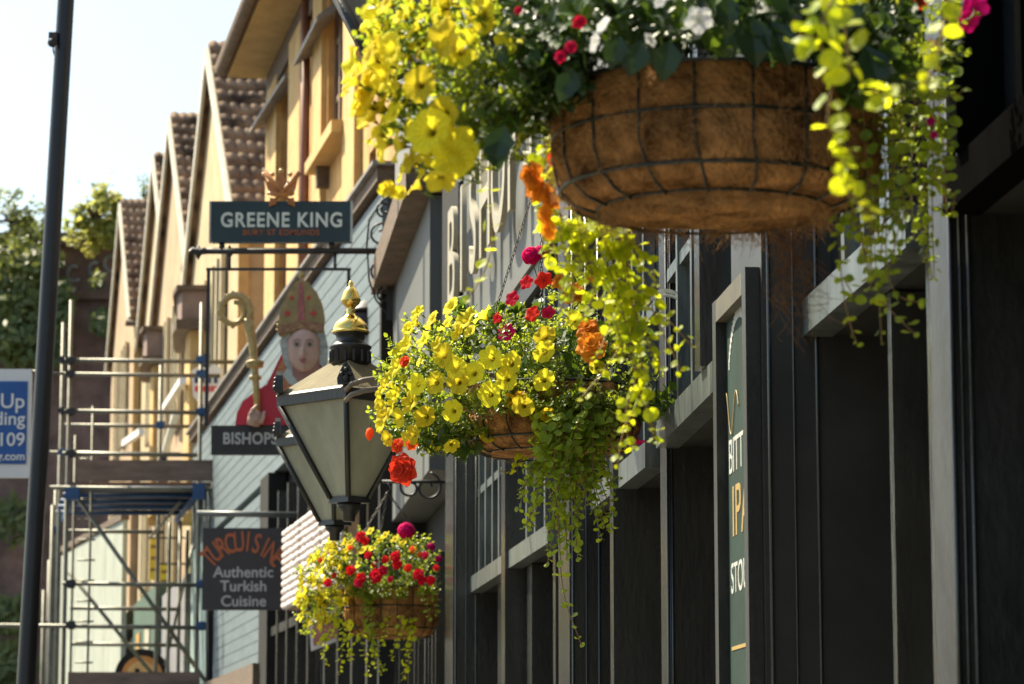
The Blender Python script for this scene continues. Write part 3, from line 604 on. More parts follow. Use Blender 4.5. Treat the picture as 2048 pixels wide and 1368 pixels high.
# ---------------------------------------------------------------- scaffold
sf=thing('scaffold',(-4.2,33.5,0),'galvanised tube scaffold with blue couplers and plank platform at the left','scaffolding')
FD,BD=33.5,36.7
def tb(name,a,b,da,db,r=.0242,mt=GALV):
    m=MB(); m.tube([P(*a,da),P(*b,db)],r,9); return m.build(name,mt,sf)
def vt(px,ytop,d,r=.0242):
    t_=P(px,ytop,d); m=MB(); m.tube([(t_.x,d,-.05),(t_.x,d,t_.z)],r,9); return m.build('standard',GALV,sf)
vt(143,600,FD); vt(404,605,FD); vt(127,645,BD-.6); vt(322,730,BD); vt(361,1040,BD); vt(112,980,BD); vt(99,1120,BD+1.5); vt(340,1045,BD-.2); vt(88,1180,BD+1.5); vt(120,900,BD+1.4); vt(106,1010,FD+.3); vt(375,1060,BD-.8); vt(133,1000,FD+1.2)
for (y_,x0,x1,d) in ((720,130,470,FD-.05),(748,125,440,FD+.8),(822,130,440,FD-.05),(850,130,395,BD),(907,125,395,FD-.05),(905,100,360,BD),(1167,125,410,FD-.05),(1216,140,362,BD),(1250,-60,460,FD-.06),(1288,140,360,BD),(1062,135,330,BD),(975,100,470,FD-.05)):
    tb('ledger',(x0,y_),(x1,y_+(x1-x0)*.012),d,d)
tb('brace',(148,985),(430,1390),FD+.06,FD+.06); tb('brace',(138,1145),(306,1350),BD,BD); tb('brace',(395,1050),(330,1330),BD+.1,BD-.2,.018)
tb('brace',(360,1005),(300,1075),FD+.5,BD,.02)
for x,y_,d in ((143,722,FD),(143,748,FD),(143,824,FD),(143,907,FD),(404,748,FD),(404,824,FD),(404,720,FD),(143,985,FD),(404,985,FD),(143,1168,FD),(404,1168,FD),(143,1250,FD),(404,1252,FD),(127,905,BD-.6),(322,850,BD),(127,720,BD-.6),(127,822,BD-.6),(112,1250,BD),(112,1060,BD),(99,1250,BD)):
    c=P(x,y_,d-.045); m=MB(); m.lathe([(.02,-.05),(.043,-.045),(.045,.045),(.02,.05)],c,8,Vector((0,0,1)),smooth=False); m.box(c.x-.06,c.x+.05,c.y-.06,c.y-.035,c.z-.03,c.z+.03); m.build('coupler',BLUE if (x+int(y_))%4==0 else IRON,sf)
# platform: boards lie on blue beams, seen from below
zp=P(270,972,FD).z; xl=P(150,972,FD).x; xr=P(398,972,FD).x
for k in range(6):
    y0_=FD+.05+k*.52; sx_=-.188*(y0_-FD); m=MB(); m.box(xl-.02+sx_,xr+.42+sx_,y0_,y0_+.4,zp+.01,zp+.05); m.build('deck_board',PLANK,sf)
for k in range(5):
    y0_=FD+.0+k*.74; sx_=-.188*(y0_-FD); m=MB(); m.tube([(xl-.1+sx_,y0_,zp-.03),(xr+.08+sx_,y0_,zp-.03)],.03,8); m.build('transom',BLUE,sf)
m=MB(); m.tube([(xr,FD-.1,zp-.1),(xr-.6,BD,zp-.1)],.035,8); m.build('side_beam',BLUE,sf)
m=MB(); m.tube([(xl,FD-.1,zp-.1),(xl-.6,BD,zp-.1)],.035,8); m.build('side_beam',BLUE,sf)
def brd(x0,x1,y0_,y1_,d,th=.038):
    a=P(x0,y0_,d); b=P(x1,y1_,d); m=MB(); m.box(a.x,b.x,d,d+th,b.z,a.z); return m.build('toe_board',PLANK,sf)
brd(155,458,920,962,FD-.1); brd(136,398,1344,1420,FD-.1)
c=P(398,985,FD-.12); m=MB(); m.box(c.x-.07,c.x+.07,c.y-.03,c.y+.03,c.z-.08,c.z+.1); m.build('blue_bracket',BLUE,sf)
c=P(143,990,FD-.12); m=MB(); m.box(c.x-.07,c.x+.09,c.y-.03,c.y+.03,c.z-.05,c.z+.08); m.build('blue_bracket',BLUE,sf)
# ladder
ld=thing('ladder',(P(165,1300,FD+.3).x,FD+.3,0),'thin metal ladder standing inside the scaffold by its left upright','ladder')
for px in (151,186):
    t_=P(px,812 if px==186 else 870,FD+.35); m=MB(); m.tube([(t_.x,FD+.35,0),(t_.x,FD+.35,t_.z)],.016,6); m.build('stile',GALV,ld)
a=P(151,1300,FD+.35).x; b=P(186,1300,FD+.35).x
for k in range(14):
    z=P(150,1325,FD+.35).z+(k-3)*.23; m=MB(); m.tube([(a,FD+.35,z),(b,FD+.35,z)],.011,6); m.build('rung',GALV,ld)

# ---------------------------------------------------------------- lamp pole with camera, agent's board
d=19.0; t0=P(147,-260,d); b0=P(52,1368,d); dirn=(b0-t0).normalized(); gb=b0+dirn*((b0.z)/-dirn.z)
lp=thing('lamp_pole',(gb.x,gb.y,0),'tall leaning dark pole with a small camera box near its top, left foreground','pole')
m=MB(); m.tube([gb,b0,t0,t0+(t0-b0)*.2],[.062,.060,.054,.052],20); m.build('shaft',M('dark_grey_pole_paint',(.012,.012,.015),rough=.35,var=.25,scale=4),lp)
m=MB(); m.lathe([(.09,0),(.09,.9),(.065,1.0)],gb,16); m.build('base_sleeve',BLK,lp)
c=P(110,78,d-.02); m=MB(); m.box(c.x-.035,c.x+.02,c.y-.05,c.y+.05,c.z-.03,c.z+.035); m.box(c.x-.02,c.x+.06,c.y-.02,c.y+.02,c.z-.008,c.z+.012); cb=m.build('camera_box',M('dark_brown_casing',(.05,.03,.025),rough=.5),lp)
m=MB(); m.lathe([(.026,0),(.03,.03),(.01,.04)],c+Vector((-.005,-.04,-.03)),12,Vector((-.2,-1,-.5))); m.build('lens',BLK,cb)
m=MB(); m.tube([P(108,88,d),P(106,100,d),P(110,114,d),P(122,118,d)],.006,6); m.build('cable',IRON,cb)
ag=thing('agent_board',(P(0,850,21).x,21,0),'blue board with white lettering in a white frame, cut by the left edge','sign')
m=MB(); a=P(-190,738,21); b=P(58,955,21); m.box(a.x,b.x,21,21.05,b.z,a.z); m.build('frame',WHITE,ag)
m=MB(); a2=P(-172,763,21); b2=P(52,928,21); m.box(a2.x,b2.x,20.99,20.998,b2.z,a2.z); m.build('panel',M('royal_blue_board',(.015,.09,.33),rough=.4,var=.1,scale=3),ag)
for s,py,hgt in (('Up',803,40),('Building',838,36),('0117 9109',880,36),('building.com',913,22)):
    z=P(30,py,20.98).z; text(s,hgt/6000*21*1.05,(P(50,py,20.98).x,20.985,z),(1,0,0),(0,0,1),WHITE,'lettering',ag,depth=.002,align='RIGHT',bold=.0015)
m=MB(); a3=P(-120,800,21.1); m.box(a3.x-.04,a3.x+.04,21.055,21.13,0,a.z+.05); m.build('post',WHITE,ag)
m=MB(); q=P(58,742,21.03); m.tube([q,q+Vector((.25,0,-.02))],.01,6); m.build('stay',GALV,ag)

# ---------------------------------------------------------------- hanging shop sign beyond the lanterns
ts=25.3
tc=thing('hanging_shop_sign',(P(487,1220,ts).x,ts,P(487,1220,ts).z),'black square hanging sign with arched orange word and Authentic Turkish Cuisine in grey','sign')
a=P(406,1056,ts); b=P(566,1220,ts)
m=MB(); m.box(a.x,b.x,ts,ts+.05,b.z,a.z); m.build('board',M('black_sign_board',(.03,.027,.03),rough=.5,var=.2,scale=4),tc)
m=MB(); p0,p1=P(394,1027,ts),P(606,1030,ts); m.tube([p0,p1],.026,10); m.build('bar',M('weathered_grey_bar',(.1,.11,.11),rough=.4,var=.3),tc)
for px in (420,560):
    m=MB(); m.tube([P(px,1030,ts+.02),P(px,1057,ts+.02)],.008,6); m.build('link',IRON,tc)
OT=M('burnt_orange_letters',(.4,.1,.03),rough=.5,var=.15); GT=M('pale_grey_letters',(.42,.42,.42),rough=.5,var=.1)
cx_,cy_=487,1183; word='TURCUISINE'; Rr=88
for i,ch in enumerate(word):
    a_=math.radians(-56+112*i/(len(word)-1)); px=cx_+82*math.sin(a_); py=1160-75*math.cos(a_)
    p=P(px,py,ts-.006); xd_=Vector((math.cos(a_*.8),0,-math.sin(a_*.8))); zd_=Vector((math.sin(a_*.8),0,math.cos(a_*.8)))
    text(ch,.235,p,xd_,zd_,OT,'arched_letter',tc,depth=.003,bold=.003,sx=.58)
for s,py in (('Authentic',1145),('Turkish',1173),('Cuisine',1203)):
    text(s,.128,P(487,py,ts-.006),(1,0,0),(0,0,1),GT,'lettering',tc,depth=.003,bold=.002)

# ---------------------------------------------------------------- white ribbed panel and small framed board under the lanterns
dz_=23; Rb=M('whitewashed_rounded_bars',(.6,.52,.49),rough=.8,var=.12,scale=8)
rp=thing('ribbed_panel',(P(600,1225,dz_).x,dz_,P(600,1225,dz_).z),'sunlit white panel of rounded stacked bars in columns, left of the farthest basket','panel')
VH=Line(tuple(P(682,1100,20.9).xy),tuple(P(563,1100,24.6).xy))
zb_=P(563,1222,24.6).z; zt_=P(563,1064,24.6).z
cols=[(20.95,22.0),(22.05,23.3),(23.35,24.55)]
m=MB(); m.slab(VH.d(21),VH.d(24.5),-.14,-.06,zb_,zt_); m.build('backing',PINKS,rp)
nr=11; hh=(zt_-zb_)/nr
for (ya_,yb_) in cols:
    for i in range(nr):
        z=zb_+(i+.5)*hh; a_=VH.d(ya_+.02,-.02); b_=VH.d(yb_-.02,-.02); A3=Vector((a_.x,a_.y,z)); B3=Vector((b_.x,b_.y,z)); L3_=(B3-A3)
        m=MB(); ks=[.0,.03]+[.08+.84*j/16 for j in range(17)]+[.97,1]; m.tube([A3+L3_*k_+Vector((0,0,random.uniform(-.006,.006))) for k_ in ks],[.012,.032]+[hh*(.44+.1*(j%2)+random.uniform(-.04,.04)) for j in range(17)]+[.032,.012],10); m.build('rounded_bar',Rb,rp)
fb=thing('framed_notice',(P(648,1290,22.6).x,22.6,P(648,1290,22.6).z),'small white framed pink notice low behind the farthest basket','notice')
m=MB(); poly=[(618,1240),(680,1212),(684,1278),(622,1302)]; m.prism([P(x,y,22.6) for x,y in poly],(0,.04,0)); m.build('frame',WHITE,fb)
m=MB(); poly=[(624,1244),(676,1220),(679,1272),(627,1292)]; m.prism([P(x,y,22.59) for x,y in poly],(0,.008,0)); m.build('notice_sheet',M('terracotta_pink',(.5,.2,.15),rough=.7,var=.3,scale=9),fb)
c=P(735,640,21.2); dl=thing('drum_lantern',(c.x,21.2,c.z-.1),'dark drum shaped wall lantern behind the gold finial','lantern')
m=MB(); m.lathe([(.13,-.11),(.14,.03),(.12,.05)],c,20); m.build('body',M('dark_brown_enamel',(.03,.018,.016),rough=.4),dl)
m=MB(); m.lathe([(.16,.055),(.15,.07),(.05,.13),(.02,.15)],c,20); m.build('lid',IRON,dl)
m=MB(); m.tube([c+Vector((0,0,.14)),c+Vector((.25,0,.15))],.012,6); m.build('arm',IRON,dl)
# ---------------------------------------------------------------- the portrait sign on its iron bracket
sd_=19.7
def S(px,py,o=0): p=P(px,py,sd_); return Vector((p.x,sd_-o,p.z))
ps=thing('pub_sign',(S(566,910).x,sd_,S(566,910).z),'iron bracket pub sign with a mitred churchman holding a crozier','sign')
PXM=FPX/sd_
def plate(name,poly,o0,o1,mt,par=None):
    "flat cut-out from photo outline; stands o0..o1 metres proud of the sign plane"
    m=MB(); q=[S(x,y,o1) for x,y in poly]; m.prism(q,(0,o1-o0,0)); return m.build(name,mt,par or ps)
def ell(cx,cy,rx,ry,n=24,a0=0,a1=360): return [(cx+rx*math.cos(R(a0+(a1-a0)*k/n)),cy+ry*math.sin(R(a0+(a1-a0)*k/n))) for k in range(n)]
plate('name_board',[(424,404),(703,404),(703,486),(424,486)],-.03,.03,SIGNG)
m=MB(); 
for x in (421.5,703.5): 
    m=MB(); a=S(x,404); b=S(x,486); m.box(a.x-.006,a.x+.006,sd_-.034,sd_+.03,b.z,a.z); m.build('board_edge',M('pale_board_edge',(.4,.42,.4),rough=.6),ps)
text('GREENE KING',.137,S(564,443,.033),(1,0,0),(0,0,1),LTR,'lettering',ps,depth=.003,bold=.003,sx=.86,space=1.12)
text('BURY ST EDMUNDS',.055,S(563,467,.033),(1,0,0),(0,0,1),RUSTL,'small_lettering',ps,depth=.002,bold=.001,sx=.98,space=1.1)
# crown with crossed arrows
cr=plate('crown',[(529,352),(536,366),(543,358),(550,368),(556,356),(563,344),(569,356),(575,368),(582,357),(588,366),(597,351),(591,378),(584,392),(542,392),(535,378)],-.01,.04,COPP)
for (x0,y0_,x1,y1_) in ((530,347,587,412),(600,347,543,412)):
    m=MB(); m.tube([S(x0,y0_,.045),S(x1,y1_,.045)],[.02,.009],8); m.build('arrow_shaft',COPP,cr)
    dx=1 if x1>x0 else -1; plate('arrow_head',[(x1-dx*12,y1_-12),(x1+dx*2,y1_-14),(x1+dx*4,y1_+4),(x1-dx*10,y1_-2)],.03,.05,COPP,cr)
for x in (529,563,597,545,581):
    m=MB(); m.lathe([(.001,-.018),(.013,-.012),(.018,0),(.013,.012),(.001,.018)],S(x,350 if x!=563 else 343,.02),10); m.build('crown_bead',GOLDP,cr)
m=MB(); m.tube([S(536,389,.05),S(563,394,.055),S(590,389,.05)],.012,6); m.build('crown_rim',COPP,cr)
# bracket: bar, spear tip, post, scrolls
m=MB(); m.tube([S(396,502),S(792,502)],.021,10); m.build('bracket_bar',IRON,ps)
m=MB(); m.lathe([(.0,0),(.028,.03),(.012,.07),(.026,.1),(.02,.13)],S(376,502),10,Vector((1,0,0))); m.build('spear_tip',IRON,ps)
for x in (397,459): 
    m=MB(); m.lathe([(.002,-.05),(.012,-.03),(.03,0),(.012,.03),(.004,.05)],S(x,505),8); m.build('knop',IRON,ps)
pst=S(783,500); m=MB(); m.box(pst.x-.03,pst.x+.01,sd_-.02,sd_+.02,S(783,640).z,S(783,395).z); m.build('wall_post',IRON,ps)
m=MB(); m.box(pst.x-.01,pst.x+.12,sd_-.05,sd_+.05,S(0,515).z,S(0,478).z); m.build('wall_clamp',IRON,ps)
def spiral(cx,cy,r0,r1,a0,turns,n=40):
    return [S(cx+(r0+(r1-r0)*k/n)*math.cos(R(a0)+turns*2*math.pi*k/n),cy+(r0+(r1-r0)*k/n)*math.sin(R(a0)+turns*2*math.pi*k/n)) for k in range(n+1)]
for (cx,cy,r0,r1,a0,t_) in ((762,470,29,8,60,-1.5),(768,418,16,4,100,1.4),(762,540,29,8,-60,1.5),(768,590,15,4,-100,-1.3)):
    m=MB(); m.tube(spiral(cx,cy,r0,r1,a0,t_),.0085,6); m.build('scroll',IRON,ps)
m=MB(); m.tube([S(792,380),S(765,400),S(738,440),S(733,500)],.007,6); m.build('scroll',IRON,ps)
m=MB(); m.tube([S(735,505),S(738,560),S(752,600),S(778,632)],.007,6); m.build('scroll',IRON,ps)
for x in (444,663):
    m=MB(); m.tube([S(x,486,0),S(x,500,0)],.02,8); m.build('board_foot',IRON,ps)
for x in (459,670):
    m=MB(); m.tube([S(x,506),S(x,538)],.011,6); m.build('hanger',IRON,ps)
# frame
m=MB(); m.box(S(424,0).x-.011,S(703,0).x+.011,sd_-.012,sd_+.012,S(0,541).z,S(0,536).z); m.build('frame_rail',IRON,ps)
for x in (425.5,702):
    m=MB(); m.box(S(x,0).x-.011,S(x,0).x+.011,sd_-.012,sd_+.012,S(0,852).z,S(0,541.5).z); m.build('frame_post',IRON,ps)
plate('lower_board',[(423,852),(706,852),(706,910),(423,910)],-.025,.025,M('black_name_board',(.02,.017,.018),rough=.5,var=.25))
text('BISHOPS',.106,S(446,879,.028),(1,0,0),(0,0,1),M('grey_name_lettering',(.42,.42,.4),rough=.6),'lettering',ps,depth=.003,bold=.003,align='LEFT',sx=.86,space=1.06)
# the painted figure: cut-out layers with real thickness
fig=plate('cape',[(471,851),(475,825),(487,803),(510,785),(534,770),(548,742),(562,712),(572,700),(640,700),(652,730),(666,760),(690,775),(700,800),(702,851)],-.035,.03,REDP)
plate('cape_border',[(546,768),(556,738),(568,714),(580,704),(592,770),(600,800),(575,800),(558,790)],.031,.04,M('orange_gold_embroidery',(.4,.15,.06),rough=.5,var=.5,scale=60),fig)
plate('collar',[(566,752),(575,738),(590,736),(612,765),(634,738),(648,738),(655,756),(640,775),(600,778),(580,770)],.041,.052,LINEN,fig)
plate('neck',[(586,715),(586,752),(600,770),(622,768),(640,752),(640,715)],.045,.062,SKIND,fig)
plate('hair',[(566,668),(561,690),(566,715),(572,735),(584,742),(592,730),(640,730),(648,740),(656,725),(657,695),(650,664),(610,660)],.035,.06,HAIR,fig)
plate('mitre',[(604,562),(592,570),(578,590),(566,615),(559,640),(556,662),(560,676),(605,664),(648,668),(651,640),(646,612),(636,590),(620,570)],.03,.085,MITRE,fig)
plate('mitre_band',[(557,655),(604,645),(650,652),(650,668),(604,661),(558,674)],.086,.093,ROSE,fig)
plate('mitre_strip',[(600,570),(607,570),(612,645),(597,645)],.086,.092,M('dull_rose_strip',(.35,.1,.1),rough=.6,var=.4,scale=60),fig)
for (x,y_,r_) in ((577,631,7),(628,631,7),(585,600,5),(619,600,5)):
    plate('mitre_gem',[(x,y_-r_),(x+r_*.35,y_-r_*.35),(x+r_,y_),(x+r_*.35,y_+r_*.35),(x,y_+r_),(x-r_*.35,y_+r_*.35),(x-r_,y_),(x-r_*.35,y_-r_*.35)],.086,.094,M('crimson_gem_paint',(.5,.01,.02),rough=.3),fig)
for k in range(11):
    t_=k/10; x=602-46*math.sin(t_*1.45); y_=566+t_*96
    m=MB(); m.lathe([(.001,-.011),(.009,-.007),(.012,0),(.009,.007),(.001,.011)],S(x,y_,.05),8); m.build('mitre_bead',GOLDP,fig)
for x,y_ in ((565,666),(604,554)):
    m=MB(); m.lathe([(.001,-.024),(.018,-.016),(.024,0),(.018,.016),(.001,.024)],S(x,y_,.07),10); m.build('mitre_bead',ROSE if y_>600 else GOLDP,fig)
# face in low relief
fc=MB(); fc.smooth=True; nu,nv=30,36; vs=[];fs=[]
Cx,Cy,Rx,Ry=609,703,32,44
for j in range(nv+1):
    for i in range(nu+1):
        u_=-1+2*i/nu; v_=-1+2*j/nv
        ww=math.sqrt(max(0,1-v_*v_*.98)); ww=min(1,ww*1.12)*(1-.22*max(0,v_)**1.5)
        x=Cx+u_*Rx*ww; y_=Cy+v_*Ry
        dpt=.055*max(0,1-u_*u_)**.6*(max(0,1-v_*v_*.9))**.5
        dpt+=.03*math.exp(-(u_/.11)**2)*math.exp(-((v_-.12)/.26)**2)+.012*math.exp(-((abs(u_)-.13)/.08)**2-((v_-.27)/.07)**2)
        dpt-=.014*math.exp(-((abs(u_)-.42)/.2)**2-((v_+.2)/.13)**2); dpt+=.006*math.exp(-((abs(u_)-.42)/.1)**2-((v_+.18)/.06)**2)
        dpt+=.009*math.exp(-(u_/.25)**2-((v_-.50)/.04)**2)+.01*math.exp(-(u_/.22)**2-((v_-.60)/.05)**2)-.006*math.exp(-(u_/.28)**2-((v_-.545)/.02)**2)+.012*math.exp(-(u_/.25)**2-((v_-.85)/.12)**2)
        vs.append(S(x,y_,.062+dpt))
for j in range(nv):
    for i in range(nu): fs.append((j*(nu+1)+i,j*(nu+1)+i+1,(j+1)*(nu+1)+i+1,(j+1)*(nu+1)+i))
fc.add(vs,fs); face=fc.build('face',SKIN,fig)
def fpt(u_,v_,o): return (Cx+u_*Rx,Cy+v_*Ry,o)
def feat(name,pts,o,mt,th=.004):
    m=MB(); m.prism([S(x,y_,o+th) for x,y_ in pts],(0,th,0)); return m.build(name,mt,fig)
EYW=M('eye_white_paint',(.35,.3,.27),rough=.6); EYD=M('dark_eye_paint',(.04,.03,.025),rough=.5); LIP=M('lip_paint',(.32,.08,.07),rough=.6); BRW=M('brow_paint',(.13,.08,.06),rough=.7)
for sx_ in (-1,1):
    ex=Cx+sx_*13; ey=695
    feat('eye_white',ell(ex,ey,6.6,3.3,16),.118,EYW); feat('iris',ell(ex,ey,2.9,2.9,12),.123,EYD,.003)
    feat('eyelid',[(ex-7.5,ey-.5),(ex-4,ey-3.8),(ex,ey-5),(ex+4,ey-3.8),(ex+7.5,ey-.5),(ex+4,ey-2.6),(ex,ey-3.4),(ex-4,ey-2.6)],.124,BRW,.002)
    feat('eyebrow',[(ex-9*sx_*-1,ey-7),(ex,ey-11.5),(ex-8*sx_,ey-9),(ex-8*sx_,ey-7.8),(ex,ey-10),(ex+8*sx_,ey-6)],.121,BRW,.002)
feat('upper_lip',[(600,724.5),(604,722.5),(608,723.5),(612,722.5),(617,724.5),(608,726)],.128,LIP,.003)
feat('lower_lip',[(602,726.6),(608,727),(615,726.6),(612,730),(604.5,730)],.127,LIP,.003)
# crozier and hand
pts=[S(517,828,.07),S(514,780,.07),S(511,730,.07),S(507,690,.07),S(500,655,.07),S(497,640,.07)]
m=MB(); m.tube(pts,[.022,.024,.024,.03,.038,.034],10); cz=m.build('crozier',GOLDP,fig)
cpts=[]
for k in range(34):
    a_=R(20)-k/33*R(470); rr=36-k*.55; cpts.append(S(470+rr*math.cos(a_)*.92,626+rr*math.sin(a_),.07))
m=MB(); m.tube([S(498,645,.07)]+cpts,[.03]+[.028-.0004*k for k in range(34)],8); m.build('crozier_crook',GOLDP,cz)
for k in range(0,30,2):
    a_=R(20)-k/33*R(470); rr=36-k*.55+5
    if k<22:
        m=MB(); m.lathe([(.002,-.014),(.013,-.008),(.016,0),(.01,.012),(.002,.016)],S(470+rr*math.cos(a_)*.92,626+rr*math.sin(a_),.07),8,Vector((math.cos(a_),0,-math.sin(a_)))); m.build('crocket',GOLDP,cz)
for y_,r_ in ((734,.055),(728,.06),(758,.042)):
    m=MB(); m.lathe([(.02,-.02),(r_,-.012),(r_,.008),(.02,.02)],S(512,y_,.07),14); m.build('crozier_knop',GOLDP,cz)
m=MB()
m.tube([S(508,852,.06),S(512,838,.075),S(516,824,.08)],[.045,.05,.03],10); hnd=m.build('hand',SKIN,fig)
for k,(x0,y0_,x1,y1_,x2,y2_) in enumerate(((504,842,508,824,517,814),(505,848,503,832,512,822),(508,851,505,840,516,832),(512,852,510,846,520,840))):
    m=MB(); m.tube([S(x0,y0_,.1),S(x1,y1_,.115),S(x2,y2_,.11)],[.014,.013,.009],8); m.build('finger',SKIN,hnd)
m=MB(); m.tube([S(524,850,.09),S(529,838,.1),S(531,826,.095)],[.015,.014,.01],8); m.build('thumb',SKIN,hnd)

# ---------------------------------------------------------------- street lanterns on wall brackets
def lantern(px,d,ytop,label,wallx):
    "square tapering lantern, a corner towards the street corner; ytop = photo row of the rim"
    zr=P(px,ytop,d).z; cx=P(px,ytop,d).x; base=Vector((cx,d,zr-.345))
    t_=thing('lantern',base,label,'lantern','brass topped lanterns along the pub')
    rot=R(-90)   # corners towards -y,+x,+y,-x
    def sq(r,z,r2=None): return [Vector((cx+r*math.cos(rot+k*math.pi/2),d+r*math.sin(rot+k*math.pi/2),z)) for k in range(4)]
    top=sq(.235,zr-.02); bot=sq(.064,zr-.33)
    gt=[p.lerp(q,.03) for p,q in zip(top,bot)]
    def inset(pts,s_): c_=sum(pts,Vector())/4; return [p.lerp(Vector((c_.x,c_.y,p.z)),s_) for p in pts]
    ti,bi=inset(top,.05),inset(bot,.1)
    for k in range(4):
        m=MB(); a,b,c_,e=ti[k],ti[(k+1)%4],bi[(k+1)%4],bi[k]; ctr=Vector((cx,d,zr-.2)); 
        q=[a,b,c_,e]; nn=((b-a).cross(e-a)).normalized()
        if nn.dot(a-ctr)<0: nn=-nn
        m.hexa([p-nn*.003 for p in q]+[p for p in q]); m.build('glass_pane',FROST,t_)
        m=MB(); m.tube([top[k],bot[k]],[.0105,.010],6); m.build('corner_bar',BLK,t_)
    def ring(r0,r1,z0,z1,nm,mt,cap=False):
        m=MB(); m.lathe([(r0,z0),(r1,z1)],(cx,d,0),4,rot=0,smooth=False) if False else None
        a=sq(r0,z0); b=sq(r1,z1); m.hexa(a+b); return m.build(nm,mt,t_)
    ring(.247,.247,zr-.022,zr+.012,'rim',BLK); ring(.25,.235,zr+.0125,zr+.022,'rim_moulding',M('bronze_moulding',(.12,.09,.05),rough=.4,var=.2),)
    ring(.236,.07,zr+.0225,zr+.125,'roof',TANM)
    ring(.07,.066,zr-.348,zr-.328,'foot_plate',BLK)
    m=MB(); m.lathe([(.02,-.06),(.022,-.03),(.04,-.012),(.04,0)],(cx,d,zr-.349),12); m.build('stem',BLK,t_)
    for k,p in enumerate(sq(.237,zr+.02)):
        dirn=Vector((math.cos(rot+k*math.pi/2),math.sin(rot+k*math.pi/2),0)); sdv=Vector((-dirn.y,dirn.x,0))
        m=MB(); base_=p-dirn*.01; q=[base_-sdv*.028,base_-sdv*.03+Vector((0,0,.02)),base_-sdv*.018+Vector((0,0,.05)),base_-sdv*.012+Vector((0,0,.062)),base_+Vector((0,0,.078)),base_+sdv*.012+Vector((0,0,.062)),base_+sdv*.018+Vector((0,0,.05)),base_+sdv*.03+Vector((0,0,.02)),base_+sdv*.028]
        m.prism(q,dirn*.022)
        for (uu,vv,rr) in ((0,.02,.014),(-.014,.035,.009),(.014,.035,.009),(0,.05,.010)):
            c_=base_+dirn*.022+sdv*uu+Vector((0,0,vv)); m.lathe([(.001,-.5*rr),(rr,0),(rr*.6,.8*rr)],c_,8,dirn)
        m.build('corner_crest',BLK,t_)
    z=zr+.115
    m=MB(); m.lathe([(.066,0),(.066,.055),(.071,.06),(.072,.066),(.058,.075),(.046,.085),(.05,.105),(.06,.11)],(cx,d,z),24); m.build('chimney',BLK,t_)
    for k in range(14):
        m=MB(); a=2*math.pi*k/14; c_=Vector((cx+.067*math.cos(a),d+.067*math.sin(a),z)); m.box(c_.x-.004,c_.x+.004,c_.y-.004,c_.y+.004,z+.01,z+.05); m.build('vent_slot',IRON,t_)
    m=MB(); m.lathe([(.061,.1102),(.064,.114),(.063,.119),(.059,.121),(.060,.126),(.052,.146),(.035,.162),(.018,.172),(.014,.183),(.016,.192),(.012,.196),(.017,.201),(.029,.212),(.0335,.222),(.0335,.226),(.031,.232),(.025,.252),(.015,.266),(.008,.272),(.0085,.283),(.005,.29),(.0,.291)],(cx,d,z),32); m.build('finial',GOLD,t_)
    # ladder rest: double curved bar at the rim
    LB=M('worn_bronze_bar',(.16,.12,.08),rough=.35,var=.25)
    for dz in (.0,-.035):
        q=[Vector((cx+.0,d-.25,zr+.0+dz)),Vector((cx+.02,d-.27,zr+.018+dz)),Vector((cx+.06,d-.275,zr+.03+dz)),Vector((cx+.22,d-.26,zr+.055+dz)),Vector((cx+.45,d-.12,zr+.07+dz)),Vector((wallx,d+.0,zr+.07+dz))]
        m=MB(); m.tube(q,.009,8); m.build('wall_arm',LB,t_)
    return t_
lantern(700,10.0,800,'nearer brass topped lantern, large in front of the portrait sign',L1.d(10.9).x)
lantern(671,12.3,883,'farther brass topped lantern, mostly hidden behind the larger one',L1.d(12.5).x)

# upper sash window pushed open above the near lantern
ow=thing('open_sash',(P(740,130,9.5).x,9.5,P(740,130,9.5).z-.1),'black framed sash window pushed open at the top, behind the yellow flowers','window')
def OP(px,py,o=0): p=P(px,py,9.5+o); return p
a,b,c_,e=OP(668,-20),OP(765,165),OP(905,95,.5),OP(800,-90,.5)
nn=(b-a).cross(e-a).normalized()
m=MB(); m.hexa([a,b,c_,e,a+nn*.01,b+nn*.01,c_+nn*.01,e+nn*.01]); m.build('glass_pane',M('grey_dusty_glass',(.12,.12,.11),rough=.3),ow)
for p,q in ((a,b),(b,c_),(c_,e),(e,a)):
    m=MB(); m.tube([p,q],.022,4); m.build('sash_rail',BLK,ow)
dd=(e-a).normalized()*.055
m=MB(); m.tube([a+dd-nn*.012,b+dd-nn*.012],.012,4); m.build('glazing_bar',BLK,ow)
